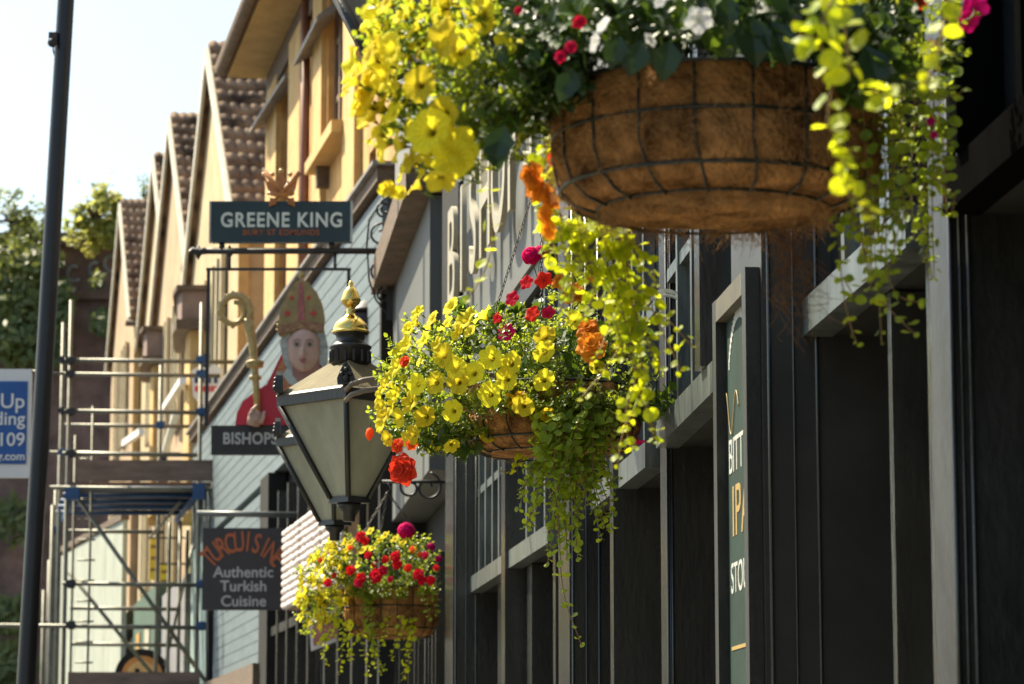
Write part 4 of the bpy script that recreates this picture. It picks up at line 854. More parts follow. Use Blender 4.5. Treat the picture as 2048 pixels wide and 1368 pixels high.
# ---------------------------------------------------------------- flowers as shared meshes (unit radius, face up +Z)
def petunia(seed,open_=1.0):
    random.seed(seed); ts=[.0,.1,.2,.34,.5,.68,.84,.94,1.0]; n=40; m=MB(); m.smooth=True; vs=[];uv=[];fs=[]
    p1,p2,p3=[random.uniform(0,6.28) for _ in range(3)]; sq=random.uniform(-.12,.12)
    for t in ts:
        for k in range(n):
            a=2*math.pi*k/n; lob=abs(math.cos(2.5*a))
            r=t*(1-.13*t*t*(1-lob)**2+.03*t*math.sin(9*a+p1)+sq*t*math.cos(2*a+p2))*open_
            z=-1.0*math.exp(-5.2*t)+.10*t**3*math.sin(5*a+p3)+.045*t**4*math.sin(11*a+p1)-.07*t**6*random.uniform(.2,1)-.10*(1-lob)**3*t*t+.10*t-(1-lob)*.06*t
            vs.append((r*math.cos(a),r*math.sin(a),z)); uv.append((t,k/n))
    for i in range(len(ts)-1):
        for k in range(n): fs.append((i*n+k,i*n+(k+1)%n,(i+1)*n+(k+1)%n,(i+1)*n+k))
    m.add(vs,fs,uv); m.k=1
    m.tube([(0,0,-.9),(0,0,-1.2),(.02,0,-1.7)],[.14,.12,.04],7)
    for k in range(5):
        a=k*1.257; c,s_=math.cos(a),math.sin(a); m.add([(.1*c-.06*s_,.1*s_+.06*c,-1.15),(.1*c+.06*s_,.1*s_-.06*c,-1.15),(.3*c,.3*s_,-.8)],[(0,1,2)])
    return m
def petalfan(m,nrm_ang,L,Wd,lift,curl,z0,seed=0,notch=.0):
    "one rounded petal as a 5x6 grid from the middle outwards"
    c,s_=math.cos(nrm_ang),math.sin(nrm_ang); vs=[];uv=[];fs=[];nu,nv=6,5
    for i in range(nu+1):
        t=i/nu; w_=Wd*math.sin(math.pi*min(1,(.12+.80*t)))**.75*(1 if t<.95 else .75)
        for j in range(nv+1):
            q=-1+2*j/nv; x=L*(t-(notch*(1-abs(q))*t*t)+.0)-.10*L*t*q*q; y=w_*q; z=z0+lift*t+curl*t*t*.8+.12*Wd*q*q*(1-2*t)+.05*L*math.sin(3*q+seed+4*t)*t
            vs.append((x*c-y*s_,x*s_+y*c,z)); uv.append((.12+.88*t,.07*q+nrm_ang/6.28))
    for i in range(nu):
        for j in range(nv): k=i*(nv+1)+j; fs.append((k,k+nv+1,k+nv+2,k+1))
    m.add(vs,fs,uv)
def fivepetal(seed):
    random.seed(seed); m=MB(); m.smooth=True
    for k in range(5): petalfan(m,k*1.2566+random.uniform(-.1,.1),1,.43,.1,-.05,.01*k,seed+k,.16)
    m.k=1; m.tube([(0,0,0),(0,0,-.6),(.1,0,-1.2)],[.05,.03,.02],5); m.k=0; m.tube([(0,0,-.02),(0,0,.1)],[.10,.05],6)
    return m
def begonia(seed):
    random.seed(seed); m=MB(); m.smooth=True
    for L,n_,lift,curl,z0 in ((1,6,.05,-.25,-.1),(.85,6,.25,-.1,0),(.62,5,.4,.0,.05),(.4,5,.5,.1,.1)):
        o=random.uniform(0,6)
        for k in range(n_): petalfan(m,o+k*2*math.pi/n_+random.uniform(-.2,.2),L*random.uniform(.85,1.08),L*.48,lift*L,curl,z0,seed+k,.05)
    m.k=1; m.tube([(0,0,-.1),(0,0,-.5),(.1,0,-1.4)],[.09,.05,.03],6)
    return m
def geranium(seed):
    random.seed(seed); m=MB(); m.smooth=True
    for i in range(34):
        z=1-(i+.5)/26*1.25; r=math.sqrt(max(0,1-z*z)); a=i*2.4; d=Vector((r*math.cos(a),r*math.sin(a),z)); X,Yv,_=frame_from(d); b=MB(); b.smooth=True
        for k in range(5): petalfan(b,k*1.2566+random.random(),.42,.22,.05,.0,0,i+k,.1)
        o=d*.72; m.add([o+X*p[0]+Yv*p[1]+d*p[2] for p in b.v],b.f,b.uv)
    m.k=1; m.tube([(0,0,.3),(0,0,-.6),(.1,.1,-2.2)],[.12,.06,.04],6)
    return m
def budm(seed):
    m=MB(); m.lathe([(.01,-1),(.45,-.7),(.6,-.1),(.45,.5),(.12,.95),(.01,1.05)],(0,0,0),12); m.uv=[(.8,0)]*len(m.v); m.k=1; m.tube([(0,0,-.9),(.1,0,-1.6),(.5,0,-2.6)],[.12,.08,.06],6); return m
FLM={}
def flmesh(kind,seed,mats):
    key=(kind,seed,mats[0].name)
    if key not in FLM:
        m={'petunia':petunia,'impatiens':fivepetal,'begonia':begonia,'geranium':geranium,'bud':budm}[kind](seed); o=m.build('tmp',list(mats)); me=o.data
        o_loc=Vector(o.location)
        for v in me.vertices: v.co+=o_loc
        bpy.data.objects.remove(o); FLM[key]=me
    return FLM[key]
FN={'petunia':'petunia_flower','impatiens':'impatiens_flower','begonia':'begonia_flower','geranium':'geranium_flower_head','bud':'flower_bud'}
def flower(root,kind,pos,face,r,mat_,seed=None,label=None):
    seed=random.randrange(5) if seed is None else seed
    me=flmesh(kind,seed,(mat_,STEMG)); o=bpy.data.objects.new(FN[kind],me); sc.collection.objects.link(o); o.parent=root; me.name=FN[kind]
    o.location=Vector(pos)-Vector(root['_w']); q=Vector(face).normalized().to_track_quat('Z','Y'); o.rotation_euler=(q.to_matrix().to_4x4()@Matrix.Rotation(random.uniform(0,6.28),4,'Z')).to_euler(); s_=r*random.uniform(.92,1.08); o.scale=(s_,s_,s_)
    return o
STEMG=leafmat('green_stem',(.1,.2,.03),(.3,.45,.05),tr=.2)
def leaf(m,p,dirn,nrm,L,Wd,fold=.25,curl=.2):
    "pointed leaf folded along its midrib"
    d=dirn.normalized(); s_=d.cross(nrm); 
    if s_.length<1e-4: s_=Vector((1,0,0))
    s_=s_.normalized(); u=s_.cross(d)
    a=p; b=p+d*L*.38-u*L*curl*.1; c=p+d*L*.75-u*L*curl*.35; t=p+d*L-u*L*curl
    up=u*Wd*fold
    m.add([a,b+s_*Wd+up,c+s_*Wd*.72+up*.7,t,c-s_*Wd*.72+up*.7,b-s_*Wd+up,b,c],[(0,6,1),(6,7,2,1),(7,3,2),(0,5,6),(6,5,4,7),(7,4,3)])
def disc(m,p,nrm,r,X=None):
    a0=random.uniform(0,3.14); fo=random.uniform(-.1,.5); asp=random.uniform(.72,1.05); x,y,_=frame_from(nrm); x,y=x*math.cos(a0)+y*math.sin(a0),y*math.cos(a0)-x*math.sin(a0); vs=[p+nrm.normalized()*(-.10*r)]; n=9
    for k in range(n):
        a=2*math.pi*k/n; vs.append(p+x*math.cos(a)*r+y*math.sin(a)*r*asp+nrm.normalized()*(r*fo*abs(math.sin(a))+.08*r*math.cos(3*a+a0)))
    m.add(vs,[(0,1+k,1+(k+1)%n) for k in range(n)])
def sprig(m,p,d,L,n_,ls,wr=.32):
    "a leafy shoot: stem with leaves spiralling along it and a tuft on its tip"
    d=d.normalized(); x,y,_=frame_from(d); bend=rv()*.25
    q=[p,p+d*L*.5+bend*L*.2,p+d*L+bend*L*.6]; m.k=1; m.tube(q,[ls*.07,ls*.055,ls*.04],4,caps=False); m.k=0
    for k in range(n_):
        t=(k+.5)/n_; c=q[0].lerp(q[1],t*2) if t<.5 else q[1].lerp(q[2],t*2-1); a=k*2.4+random.uniform(-.4,.4); o=(x*math.cos(a)+y*math.sin(a)); ld=(o*(1.0-.5*t)+d*(.35+.6*t)+rv()*.25)
        leaf(m,c,ld,d+o*-.3+Vector((0,0,.3)),ls*random.uniform(.75,1.15)*(1-.3*t),ls*wr*random.uniform(.8,1.1),.3,random.uniform(0,.35))
def resample(pts,step):
    out=[]; P_=[Vector(p) for p in pts]; n=len(P_)
    for i in range(n-1):
        p0=P_[max(i-1,0)];p1=P_[i];p2=P_[i+1];p3=P_[min(i+2,n-1)]; k=max(2,int((p2-p1).length/step))
        for j in range(k):
            t=j/k; out.append(.5*((2*p1)+(-p0+p2)*t+(2*p0-5*p1+4*p2-p3)*t*t+(-p0+3*p1-3*p2+p3)*t**3))
    out.append(P_[-1]); return out
def vine(root,pts,lr,mt,step=None,name='trailing_stem',taper=.5,side=1.0):
    q=resample(pts,step or lr*1.5); m=MB(); m.k=1; m.tube(q,[lr*.10]*len(q),5); m.k=0
    n=len(q)
    for i,p in enumerate(q):
        d=(q[min(i+1,n-1)]-q[max(i-1,0)]).normalized(); x,y,_=frame_from(d); a=(i%2)*1.57+random.uniform(-.5,.5); f=1-(taper*(i/n)**2)
        for sg in (1,-1):
            if random.random()<.08: continue
            o=(x*math.cos(a)+y*math.sin(a))*sg; r=lr*random.choice((.5,.7,.85,1,1,1.1,1.2))*random.uniform(.9,1.1)*f
            nr=(o*random.uniform(-.2,.6)+Vector((-.15,-.38,.5))+rv()*.6)
            disc(m,p+o*r*1.02*side,nr,r)
    return m.build(name,[mt,STEM],root)
# ---------------------------------------------------------------- baskets
PROF=[(.0,.0),(.10,.0),(.165,.004),(.200,.012),(.219,.032),(.229,.065),(.232,.105),(.231,.145),(.228,.175)]
def basket(cx,d,h0,label,vs=1.0,rs=1.0,nw=18,hook=None,nfib=220):
    c=P(cx,700,d); c=Vector((c.x,d,Z(h0))); root=thing('hanging_basket',tuple(c),label,'hanging basket','hanging baskets along the pub front')
    m=MB(); m.smooth=True; n=108; vsn=[];fs=[]; pr=[]
    for i in range(len(PROF)-1):
        for j in range(4): t=j/4; pr.append((PROF[i][0]+(PROF[i+1][0]-PROF[i][0])*t,PROF[i][1]+(PROF[i+1][1]-PROF[i][1])*t))
    pr.append(PROF[-1])
    for (r,h) in pr:
        for k in range(n):
            a=2*math.pi*k/n; bul=.013*abs(math.sin(a*nw/2))**.6*(r>.17)*(abs(math.sin(math.pi*(h-.03)/.075))**.6 if h>.03 else .5)*(.75+.25*math.sin(3*a+20*h)); ns=.003*math.sin(7*a+40*h)+.002*math.sin(23*a+91*h)
            rr=(r+bul+(ns if r>.05 else 0))*rs; vsn.append(c+Vector((rr*math.cos(a),rr*math.sin(a),h*vs+.003*math.sin(5*a+r*30)*(r<.2))))
    for i in range(len(pr)-1):
        for k in range(n): fs.append((i*n+k,i*n+(k+1)%n,(i+1)*n+(k+1)%n,(i+1)*n+k))
    m.add(vsn,fs); m.build('coir_liner',COIR,root)
    m=MB(); m.lathe([(.0,0),(.222*rs,0),(.222*rs,.004)],c+Vector((0,0,.160*vs)),40); m.build('soil',SOIL,root)
    def ringp(r,h,k=72): return [c+Vector((r*rs*math.cos(2*math.pi*i/k),r*rs*math.sin(2*math.pi*i/k),h*vs)) for i in range(k+1)]
    for r,h,t_ in ((.2345,.172,.0034),(.2345,.105,.0030),(.2235,.030,.0032),(.172,.000,.0022)):
        m=MB(); m.tube(ringp(r,h),t_,6,caps=False); m.build('wire_hoop',WIRE,root)
    for k in range(nw):
        a=2*math.pi*(k)/nw; q=[c+Vector((r_*rs*math.cos(a+tw_),r_*rs*math.sin(a+tw_),h_*vs)) for r_,h_,tw_ in ((.234,.174,0),(.235,.105,0),(.233,.065,0.0),(.2245,.030,.03),(.203,.008,.05),(.172,-.003,.06))]
        m=MB(); m.tube(q,.0024,5); m.build('wire_rib',WIRE,root)
    random.seed(int(cx)); m=MB()
    for _ in range(nfib):
        a=random.uniform(0,6.28); h=random.uniform(0,.16); r=None
        for i in range(len(PROF)-1):
            if PROF[i][1]<=h<=PROF[i+1][1]+1e-6: t=(h-PROF[i][1])/max(1e-6,PROF[i+1][1]-PROF[i][1]); r=PROF[i][0]+(PROF[i+1][0]-PROF[i][0])*t
        r=(r or .2)*rs+.006; p=c+Vector(((r+.006)*math.cos(a),(r+.006)*math.sin(a),h*vs)); o=Vector((math.cos(a),math.sin(a),0)); tg=Vector((-math.sin(a),math.cos(a),0))*random.uniform(-1,1)+Vector((0,0,random.uniform(-1,.6)))
        L_=random.uniform(.012,.035); m.tube([p,p+tg*L_*.5+o*.006,p+tg*L_+o*random.uniform(-.003,.010)+rv()*.006],.00032,3,caps=False)
    for _ in range(nfib//4):
        a=random.uniform(0,6.28); p=c+Vector((.16*rs*math.cos(a),.16*rs*math.sin(a),0)); m.tube([p,p+rv()*.02+Vector((0,0,-.008)),p+rv()*.035+Vector((0,0,-.012))],.0004,3,caps=False)
    o=m.build('loose_fibres',FIBL,root); o['kind']='stuff'
    return root,c
def chain(root,a,b,lk=.02):
    m=MB(); L_=(b-a).length; n_=int(L_/(lk*.78)); d=(b-a).normalized(); x,y,_=frame_from(d)
    for i in range(n_):
        cc_=a+d*(i+.5)*L_/n_; X=x if i%2 else y; q=[cc_+d*lk*.5*math.cos(t*math.pi/4)+X*lk*.2*math.sin(t*math.pi/4) for t in range(9)]; m.tube(q,lk*.075,4,caps=False)
    m.build('chain',CHAIN,root)
def shaped(root,clus,dens,origin,ls,mats,name,wr=.32,L=.05,n_=8,dsq=1.0):
    m=MB()
    for (px,py,rx,ry,dd,ro,cnt) in clus:
        for _ in range(int(cnt*dens)):
            v=rv(); v=v.normalized()*(v.length**.45)
            p=P(px+v.x*rx,py-v.z*ry,dd+v.y*ro); od=(p-origin).normalized(); dr=od+Vector((0,0,.5))+rv()*.55
            sprig(m,p-dr.normalized()*L*.7,dr,L*random.uniform(.7,1.2),n_,ls,wr)
    return m.build(name,mats,root)
def W(px,py,d): return P(px,py,d)

# ---- middle basket (in focus)
b2,c2=basket(1100,8.0,.888,'middle hanging basket in focus, rounded yellow petunias with red blooms and a long green trail')
org=c2+Vector((0,.0,.15)); random.seed(21)
cl2=[(905,760,150,120,7.98,.30,95),(1010,715,140,105,7.95,.30,80),(1130,720,130,105,7.97,.28,70),(1235,725,85,95,8.0,.2,34),(815,790,75,95,8.0,.18,42),(900,860,120,48,7.95,.16,40),(1070,790,110,42,7.86,.1,36),(850,690,75,60,8.0,.18,26),(990,795,80,26,7.74,.05,22),(1130,792,110,28,7.74,.06,26),(1240,800,60,34,7.85,.08,14),(1130,590,50,40,8.0,.1,8)]
shaped(b2,cl2,1.9,org,.021,[LEAF,STEMG],'petunia_leaves',.26,.06,9)
shaped(b2,[(1080,690,130,90,8.0,.2,26),(1230,740,90,100,8.0,.18,26),(900,880,90,40,7.95,.12,16),(960,650,60,50,8.0,.1,8),(1280,800,50,60,8.0,.1,10)],1.0,org,.05,[LEAFD,STEMG],'begonia_leaves',.42,.06,5)
FY=[(886,710),(982,716),(1021,727),(1090,672),(1088,703),(1013,758),(1087,760),(979,789),(1046,812),(905,822),(849,833),(871,765),(911,735),(915,764),(946,746),(862,885),(833,768)]
def surfd(px,py,d0,cx,cy,rx,ry,dep):
    q=1-((px-cx)/rx)**2-((py-cy)/ry)**2; return d0-dep*math.sqrt(max(0,q))
for (x,y_) in FY:
    d=surfd(x,y_,7.97,1000,740,270,170,.33); flower(b2,'petunia',W(x,y_,d),(-.42+(x-950)/700,-1,.12+(720-y_)/500),.031,YEL)
for (x,y_) in ((1095,830),(903,892),(1018,800),(1042,795)): flower(b2,'petunia',W(x,y_,7.72),(random.uniform(-.3,.5),-.6,-.45),.021,YELD if x>1000 else YEL)
for (x,y_,r_) in ((830,648,.027),(858,655,.025),(905,615,.027),(932,642,.034),(968,632,.033),(895,650,.027),(815,690,.026),(800,705,.026),(808,772,.028),(790,790,.028),(770,832,.027),(823,724,.024),(850,682,.026),(876,690,.024),(764,850,.026),(781,762,.026),(801,838,.027),(830,872,.024),(778,880,.022),(760,800,.022),(840,625,.02),(815,880,.025),(845,725,.022),(795,735,.022),(823,806,.028),(770,775,.02),(785,815,.024),(868,640,.026),(918,668,.022),(943,665,.02),(820,660,.022),(765,815,.022)):
    d=7.9+random.uniform(-.25,.05); flower(b2,'petunia',W(x-4,y_-3,d),(-.8,random.uniform(-1.0,-.2),.35+(700-y_)/300+random.uniform(-.2,.3)),r_,YEL)
for (x,y_) in ((1195,735),(1235,700),(1150,640),(975,870)): flower(b2,'petunia',W(x,y_,7.85),(.1,-1,.2),.024,YEL)
for (x,y_,r_) in ((1025,597,.024),(1053,565,.026),(1087,560,.028),(1065,628,.025),(1097,625,.022),(995,636,.018),(1013,665,.028)): flower(b2,'impatiens' if x%2 else 'begonia',W(x,y_,7.78),(-.5+random.uniform(-.3,.3),-.9,.25),r_,PINKF if x==1013 else REDF)
flower(b2,'geranium',W(1062,512,7.9),(-.2,-.5,.8),.032,PINKF); flower(b2,'geranium',W(1083,505,7.97),(.2,-.3,.8),.024,PINKF)
flower(b2,'begonia',W(802,938,7.72),(-.45,-.8,-.1),.047,ORF); flower(b2,'begonia',W(793,890,7.75),(-.6,-.6,.1),.024,ORF); flower(b2,'bud',W(739,868,7.7),(-.1,-.2,-1),.018,ORF); flower(b2,'begonia',W(808,722,7.75),(-.7,-.6,.2),.02,ORF); flower(b2,'begonia',W(822,888,7.74),(-.4,-.8,0),.018,ORF)
flower(b2,'begonia',W(1183,690,7.68),(-.1,-.9,.45),.045,AMBER); flower(b2,'begonia',W(1175,655,7.74),(-.2,-.8,.5),.035,AMBER); flower(b2,'begonia',W(1190,548,7.95),(0,-.8,.5),.03,AMBER); flower(b2,'begonia',W(1148,585,7.9),(-.3,-.8,.4),.035,AMBER); flower(b2,'begonia',W(1255,590,7.95),(.2,-.8,.4),.03,AMBER); flower(b2,'begonia',W(1120,560,7.92),(-.2,-.8,.4),.028,AMBER)
flower(b2,'petunia',W(1275,885,7.95),(.1,-.2,-1),.022,PINKF)
m=MB(); 
for k in range(16): t=k/15; p=W(1290+60*t,600-14*math.sin(t*2.5),7.9); leaf(m,p,Vector((.4,0,.9)),Vector((0,-1,0)),.014,.004); leaf(m,p,Vector((.4,-.2,-.7)),Vector((0,-1,0)),.014,.004)
m.tube([W(1285,606,7.9),W(1320,590,7.9),W(1352,596,7.9)],.0015,5); m.build('silver_leaf',SILV,b2)
# hanging trail: a curtain of stems falling over the rim
random.seed(8)
for (x0,x1,yb_,dx) in ((1075,1080,980,-4),(1090,1080,1060,-20),(1100,1105,1130,-10),(1112,1100,1000,-30),(1125,1130,1120,4),(1135,1118,1080,0),(1142,1150,1060,10),(1150,1160,1010,18),(1162,1150,1120,6),(1172,1185,1080,20),(1184,1200,1060,26),(1196,1205,1000,24),(1208,1190,930,10),(1120,1140,980,0),(1140,1150,950,10),(1080,1072,900,-4),(1160,1120,1030,-12),(1178,1170,960,6),(1205,1218,900,14),(1098,1060,1020,-22)):
  for rep_ in range(2):
    x0+=random.uniform(-7,7)*rep_; yb_-=30*rep_; d=7.74+random.uniform(-.04,.06)+.03*rep_; y0_=800+random.uniform(-10,25); q=[W(x0,y0_,d+.06),W(x0+3,y0_+30,d-.02),W((x0+x1)/2+random.uniform(-8,8),(y0_+yb_)/2,d-.01),W(x1+random.uniform(-6,6),yb_*.7+y0_*.3,d),W(x1+dx,yb_,d)]
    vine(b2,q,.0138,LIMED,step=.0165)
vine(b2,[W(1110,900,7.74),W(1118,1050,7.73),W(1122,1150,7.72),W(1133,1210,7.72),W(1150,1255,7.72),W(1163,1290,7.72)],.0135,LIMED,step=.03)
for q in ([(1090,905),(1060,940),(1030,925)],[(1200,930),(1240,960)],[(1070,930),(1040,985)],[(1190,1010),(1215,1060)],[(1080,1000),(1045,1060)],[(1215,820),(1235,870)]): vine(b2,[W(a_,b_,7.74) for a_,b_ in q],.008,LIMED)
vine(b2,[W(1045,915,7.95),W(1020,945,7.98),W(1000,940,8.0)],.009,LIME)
hk=W(1083,330,8.02)
for (x,y_,d) in ((990,625,7.85),(1083,640,7.8),(1200,640,8.1)): chain(b2,W(x,y_,d),hk,.018)
m=MB(); m.tube([hk+Vector((0,0,-.01)),hk+Vector((.02,0,.01)),hk+Vector((.012,0,.035)),hk+Vector((-.012,0,.035))],.003,6); m.build('hook',IRON,b2)
br=thing('wall_bracket',(L2.d(8.05).x,8.05,hk.z),'black iron bracket arm carrying the middle basket, mostly behind leaves','bracket','basket brackets')
m=MB(); wx=L2.d(8.05).x+.1; m.tube([hk+Vector((0,.0,.045)),Vector((wx,8.05,hk.z+.05))],.009,8); m.build('arm',IRON,br)
m=MB(); m.tube([hk+Vector((.06,.0,.04)),Vector(((hk.x+wx)/2,8.05,hk.z-.06)),Vector((wx,8.05,hk.z-.32))],.007,8); m.build('brace',IRON,br)
m=MB(); m.box(wx-.03,wx+.05,8.02,8.08,hk.z-.36,hk.z+.12); m.build('wall_plate',IRON,br)

# ---- nearest basket
b1,c1=basket(1430,4.3,.832,'nearest and largest hanging basket, its brown liner seen from below',nfib=2600)
org=c1+Vector((0,.05,.15)); random.seed(31)
cl1=[(860,150,130,140,4.3,.16,60),(960,100,140,150,4.25,.2,65),(900,280,90,80,4.3,.14,22),(1000,230,90,90,4.25,.14,26),(1840,60,110,120,4.25,.2,26),(780,60,70,80,4.35,.12,18)]
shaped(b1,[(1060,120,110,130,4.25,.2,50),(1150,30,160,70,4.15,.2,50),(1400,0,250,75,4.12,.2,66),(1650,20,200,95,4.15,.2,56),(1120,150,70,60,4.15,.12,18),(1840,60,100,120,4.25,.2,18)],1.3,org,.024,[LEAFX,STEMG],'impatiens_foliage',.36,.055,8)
shaped(b1,cl1,1.35,org,.019,[LEAF,STEMG],'petunia_leaves',.27,.055,9)
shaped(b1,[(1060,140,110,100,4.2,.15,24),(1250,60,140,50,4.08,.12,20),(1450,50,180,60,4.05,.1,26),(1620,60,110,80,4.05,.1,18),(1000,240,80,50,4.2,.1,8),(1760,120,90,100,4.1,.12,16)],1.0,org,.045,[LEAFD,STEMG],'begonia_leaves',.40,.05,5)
random.seed(5)
m=MB()
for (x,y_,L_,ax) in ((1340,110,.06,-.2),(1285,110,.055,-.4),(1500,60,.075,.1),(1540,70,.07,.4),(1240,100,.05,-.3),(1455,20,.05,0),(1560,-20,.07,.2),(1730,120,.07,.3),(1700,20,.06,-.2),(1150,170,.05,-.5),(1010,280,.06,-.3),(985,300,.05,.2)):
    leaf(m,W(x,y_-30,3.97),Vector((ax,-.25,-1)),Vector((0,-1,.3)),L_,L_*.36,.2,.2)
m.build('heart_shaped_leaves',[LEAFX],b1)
for (x,y_,fx,fy,fz) in ((918,100,-.2,-1,.0),(885,80,-.5,-.9,.1),(1022,75,-.5,-.7,.3),(838,168,-.3,-1,.0),(887,228,-.4,-.8,-.2),(915,290,.3,-.8,.1),(880,362,-.1,-.4,-.8),(960,32,-.5,-.6,-.3),(858,262,-.3,-.8,0),(905,318,-.1,-.8,-.2)):
    flower(b1,'petunia',W(x,y_,4.12),(fx,fy,fz),random.uniform(.025,.031),YEL)
for (x,y_) in ((1040,272),(820,322),(870,18),(828,52),(780,98),(745,78),(722,138),(735,182),(762,152),(790,128),(737,232),(770,258),(792,292),(757,212),(812,262),(842,302),(868,300),(830,368),(800,200),(702,160),(765,40),(802,62),(815,12),(772,4),(892,8),(930,-5),(850,90),(805,335),(722,190),(735,115),(762,120),(700,130),(752,262),(785,225),(845,20),(905,22),(740,30),(980,-10),(862,130),(760,290),(775,180),(725,165),(748,145),(712,205),(790,170),(810,110),(770,70),(800,30),(755,100),(730,210),(850,330)):
    flower(b1,'petunia',W(x,y_,4.28+random.uniform(-.12,.06)),(-1,random.uniform(-.8,.0),.25+random.uniform(-.5,.5)),random.uniform(.020,.029),YEL)
for (x,y_) in ((768,380),(785,382),(800,385),(778,375)): flower(b1,'petunia',W(x,y_,4.3),(-.4,-.8,-.2),.011,YEL)
flower(b1,'impatiens',W(1397,40,3.86),(-.1,-1,.05),.022,WHF); flower(b1,'impatiens',W(1207,50,3.9),(-.7,-.5,.4),.017,WHF); flower(b1,'impatiens',W(1190,85,3.92),(-.8,-.4,.1),.016,WHF); flower(b1,'impatiens',W(1300,80,3.88),(.6,-.6,.3),.013,WHF); flower(b1,'impatiens',W(1320,5,3.88),(-.3,-.6,.3),.011,WHF)
for (x,y_,r_) in ((1157,42,.014),(1140,92,.013),(1036,20,.008),(1120,112,.012)): flower(b1,'begonia',W(x,y_,3.95),(-.3,-.9,.2),r_*.8,REDF)
for (x,y_,r_,mt_) in ((1812,12,.016,ORF),(1838,4,.013,ORF),(1793,55,.012,AMBER),(1950,15,.024,PINKF),(1935,45,.018,PINKF),(1862,243,.008,PINKF),(1868,270,.007,PINKF),(1862,88,.009,PINKF)): flower(b1,'begonia' if mt_ is not PINKF else 'impatiens',W(x,y_,4.2),(-.3,-.9,.1),r_,mt_)
for (x,y_,r_,fz) in ((1060,350,.026,-.3),(1085,385,.02,-.6),(1095,460,.018,-.2),(1106,320,.014,-.5),(1070,378,.022,.1),(1100,400,.018,-.3),(1088,428,.018,-.1)): flower(b1,'begonia',W(x,y_,4.45),(-.6,-.5,fz),r_,AMBER if y_>400 else ORF if x>1100 else AMBER)
# far side trails of the nearest basket, lit from behind
random.seed(14)
def vv(pts,lr,mt=None,dd=4.55,**k): 
    return vine(b1,[W(x+random.uniform(-3,3),y_,dd+random.uniform(-.02,.02)) for x,y_ in pts],lr,mt or LIME,**k)
vv([(985,300),(978,380),(985,450),(982,500),(962,560),(932,600)],.0105,dd=4.4,step=.024)
for q in ([(1098,230),(1088,300),(1075,370),(1085,440)],[(1112,240),(1105,310),(1092,380),(1080,430),(1095,480)],[(1102,260),(1112,340),(1100,400),(1110,470),(1100,520)],[(1090,250),(1095,330),(1078,400)],[(1105,440),(1110,500),(1130,560),(1120,600)],[(1120,430),(1135,500),(1150,580),(1135,640)],[(1105,240),(1100,330),(1085,420),(1090,500)],[(1125,300),(1108,380),(1120,470),(1135,560),(1120,620)],[(1150,420),(1170,500),(1190,570),(1165,640)],[(1190,440),(1215,520),(1230,590),(1215,660),(1190,720)],[(1230,455),(1250,540),(1262,620),(1240,700),(1160,800)],[(1255,460),(1290,560),(1310,640),(1345,700),(1360,745)],[(1200,450),(1240,560),(1275,680),(1285,780),(1250,860),(1235,935)],[(1240,470),(1285,600),(1335,640),(1385,695)],[(1220,600),(1262,720),(1290,800),(1305,880)],[(1160,450),(1145,540),(1140,600)],[(1215,470),(1270,590),(1260,700),(1290,760)],[(1180,520),(1250,610),(1300,680),(1320,730)],[(1135,440),(1155,520),(1200,560)],[(1260,480),(1300,520),(1310,590)],[(1245,620),(1270,740),(1250,830),(1262,900)],[(1270,780),(1300,830),(1318,885)],[(1180,460),(1225,560),(1250,650)],[(1210,480),(1245,590),(1235,680)],[(1170,470),(1190,540),(1240,620),(1270,700)],[(1145,460),(1180,560),(1230,640),(1250,720)],[(1250,500),(1270,620),(1300,700),(1320,740)]):
    vv(q,.0108,dd=4.5,step=.0165)
# right side trails, mostly in shade
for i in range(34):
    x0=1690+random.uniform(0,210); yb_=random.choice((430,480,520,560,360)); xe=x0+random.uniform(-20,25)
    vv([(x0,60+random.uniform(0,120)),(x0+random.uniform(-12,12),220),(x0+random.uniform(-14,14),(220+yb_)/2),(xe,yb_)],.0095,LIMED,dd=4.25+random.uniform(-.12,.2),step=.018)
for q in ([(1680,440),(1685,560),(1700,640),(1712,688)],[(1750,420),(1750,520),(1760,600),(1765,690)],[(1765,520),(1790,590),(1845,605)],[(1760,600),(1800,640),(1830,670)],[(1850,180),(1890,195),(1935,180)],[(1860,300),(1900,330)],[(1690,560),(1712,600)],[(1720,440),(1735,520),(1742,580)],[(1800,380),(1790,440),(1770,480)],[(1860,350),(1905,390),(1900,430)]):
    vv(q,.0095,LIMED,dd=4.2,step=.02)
# trails reaching towards the camera, out of focus
for q in ([(1700,-60),(1640,60),(1665,160),(1655,250),(1700,300),(1680,340),(1700,390),(1745,430)],[(1600,70),(1640,75)],[(1740,180),(1780,195)],[(1910,-80),(1885,60),(1870,130),(1845,180)],[(1690,-60),(1690,40),(1700,150)]):
    vine(b1,[W(x,y_,3.1) for x,y_ in q],.0135,LIME,step=.017)
hk1=W(1440,-520,4.3)
for a_ in (0.4,2.5,4.6): chain(b1,c1+Vector((.23*math.cos(a_),.23*math.sin(a_),.172)),hk1,.02)
m=MB(); m.tube([hk1,hk1+Vector((.02,0,.03)),hk1+Vector((0,0,.05))],.003,6); m.build('hook',IRON,b1)
m=MB(); random.seed(77)
for _ in range(48):
    x=1565+random.gauss(0,22); q=[W(x,462,4.36)]; tx=random.choice((1575,1590,1605,1640,1560,1620)); ty=random.uniform(540,690)
    for k in range(1,7):
        t=k/6; q.append(W(x+(tx-x)*t+random.gauss(0,8+14*t),462+(ty-462)*t+random.gauss(0,12),4.36+random.gauss(0,.01)))
    m.tube(resample(q,.02),.0004,3,caps=False)
o=m.build('root_tangle',FIB,b1); o['kind']='stuff'
br=thing('wall_bracket',(L4.d(4.3).x,4.3,hk1.z),'black iron bracket arm holding the nearest basket above the frame','bracket','basket brackets')
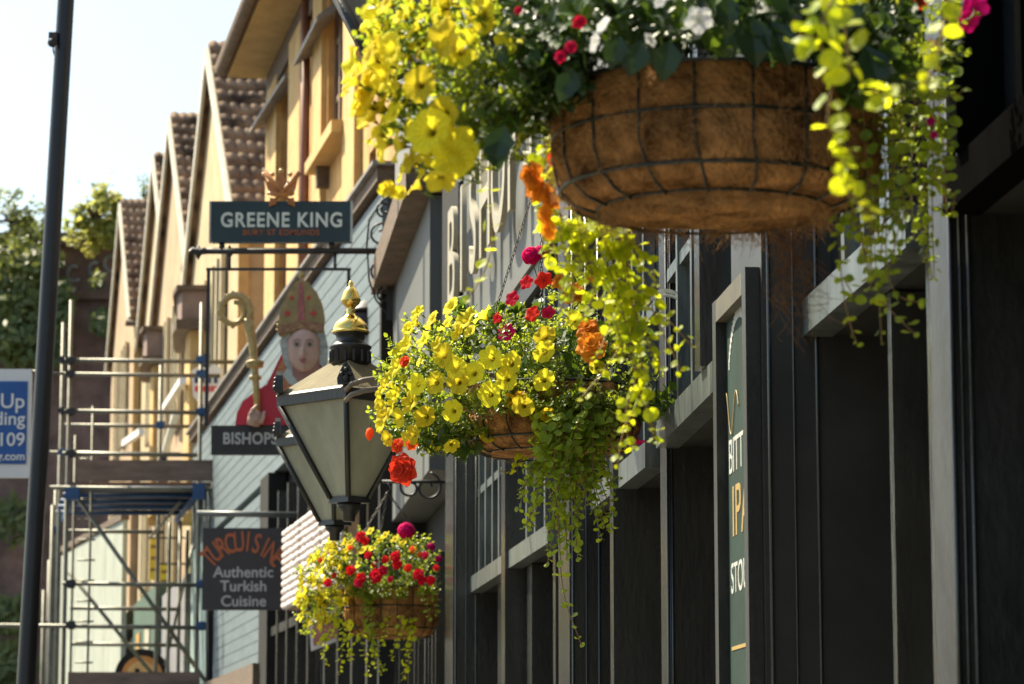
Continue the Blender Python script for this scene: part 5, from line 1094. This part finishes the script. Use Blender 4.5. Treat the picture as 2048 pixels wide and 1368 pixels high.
wx=L4.d(4.3).x+.1; m=MB(); m.tube([hk1+Vector((-.03,0,.055)),Vector((wx,4.3,hk1.z+.055))],.009,8); m.build('arm',IRON,br)
m=MB(); m.tube([hk1+Vector((.05,0,.05)),Vector((wx,4.3,hk1.z-.25))],.007,8); m.build('brace',IRON,br)

# ---- farthest basket
b3,c3=basket(785,15.2,.755,'farthest hanging basket, low in view below the lanterns, with many red blooms',vs=1.45,rs=1.0,nfib=60)
org=c3+Vector((0,0,.2)); random.seed(41)
cl3=[(740,1120,120,60,15.1,.28,80),(820,1120,60,55,15.1,.25,40),(650,1170,62,75,15.15,.2,55),(780,1165,100,28,14.98,.14,36),(625,1215,38,60,15.2,.12,22),(780,1180,90,14,14.92,.05,22)]
shaped(b3,cl3,2.2,org,.022,[LEAF,STEMG],'petunia_leaves',.3,.06,8)
shaped(b3,[(780,1140,100,45,15.05,.2,26)],1.0,org,.05,[LEAFD,STEMG],'begonia_leaves',.42,.05,4)
fl=[]
for _ in range(84):
    v=rv(); x=650+v.x*72; y_=1165+v.z*90-(x-650)*.35; fl.append((x,y_))
for x,y_ in fl: flower(b3,'petunia',W(x,y_,15.1+random.uniform(-.15,.05)),(-1,random.uniform(-.7,0),.3+random.uniform(-.3,.4)),random.uniform(.027,.036),YEL)
for x,y_ in ((740,1062),(760,1080),(700,1085),(790,1078),(745,1095),(805,1085),(770,1070),(725,1100),(690,1100),(680,1205),(700,1250),(640,1235),(610,1200)): flower(b3,'petunia',W(x,y_,14.95),(-.5,-.5,.7 if y_<1150 else 0),.028,YEL)
for x,y_,r_ in ((720,1155,.03),(752,1150,.038),(790,1112,.03),(793,1128,.028),(835,1148,.03),(842,1160,.026),(655,1165,.022),(770,1118,.02),(720,1072,.028),(730,1082,.022),(872,1135,.018),(780,1158,.018),(716,1165,.026),(850,1110,.022),(700,1140,.026),(765,1140,.024),(815,1135,.024),(860,1160,.024),(735,1110,.022)): flower(b3,'begonia',W(x,y_,14.82),(-.4,-.9,.3),r_*1.15,REDF)
for x,y_,r_ in ((825,1098,.024),(840,1108,.02),(748,1128,.02),(668,1150,.018),(640,1120,.018),(700,1095,.018)): flower(b3,'begonia',W(x,y_,14.9),(-.4,-.8,.4),r_,ORF)
flower(b3,'geranium',W(812,1062,15.0),(-.1,-.5,.9),.05,PINKF); flower(b3,'geranium',W(862,1094,15.0),(.1,-.5,.8),.026,PINKF); flower(b3,'geranium',W(877,1118,15.0),(.1,-.7,.5),.022,PINKF)
def v3(pts,lr=.015,mt=None): vine(b3,[W(x+random.uniform(-2,2),y_,14.93+random.uniform(-.03,.05)) for x,y_ in pts],lr,mt or LIME,step=.024)
for q in ([(640,1220),(650,1280),(645,1310),(655,1330)],[(690,1245),(685,1290),(680,1350)],[(705,1270),(700,1310),(700,1320)],[(720,1270),(730,1310),(735,1350)],[(740,1260),(748,1310),(750,1335)],[(775,1235),(765,1290)],[(800,1235),(790,1290),(780,1320)],[(815,1240),(812,1300),(810,1360)],[(825,1240),(820,1290),(815,1340)],[(670,1230),(660,1270),(640,1290)],[(600,1200),(615,1250),(625,1270)],[(660,1180),(675,1230),(668,1270)]): v3(q)
for q in ([(730,1180),(725,1230),(735,1280)],[(745,1180),(740,1240),(750,1300),(770,1340)],[(850,1180),(855,1210),(860,1240)],[(738,1190),(755,1260),(760,1350)],[(870,1180),(872,1230)]): v3(q,.015,LIMED)
hk3=W(775,985,15.25)
for (x,y_) in ((725,1070),(760,1075),(850,1085)): chain(b3,W(x,y_,15.15),hk3,.03)
m=MB(); m.tube([hk3,hk3+Vector((.02,0,.02)),hk3+Vector((0,0,.05))],.004,6); m.build('hook',IRON,b3)
br=thing('wall_bracket',(L1.d(15.3).x,15.3,hk3.z),'scrolled black iron bracket above the farthest basket','bracket','basket brackets')
wx=L1.d(15.3).x; m=MB(); m.tube([hk3+Vector((-.03,.05,.06)),Vector((wx,15.3,hk3.z+.06))],.009,8); m.build('arm',IRON,br)
def sp3(cx,cy,r0,r1,a0,t_,n=30): return [P(cx+(r0+(r1-r0)*k/n)*math.cos(R(a0)+t_*2*math.pi*k/n),cy+(r0+(r1-r0)*k/n)*math.sin(R(a0)+t_*2*math.pi*k/n),15.3) for k in range(n+1)]
for q in ((855,975,30,8,-80,1.2),(820,975,22,7,-100,-1.2)):
    m=MB(); m.tube(sp3(*q),.007,6); m.build('scroll',IRON,br)
m=MB(); m.box(wx-.04,wx+.02,15.27,15.33,hk3.z-.35,hk3.z+.15); m.build('wall_plate',IRON,br)
for o in list(bpy.data.objects):
    if '_w' in o: del o['_w']
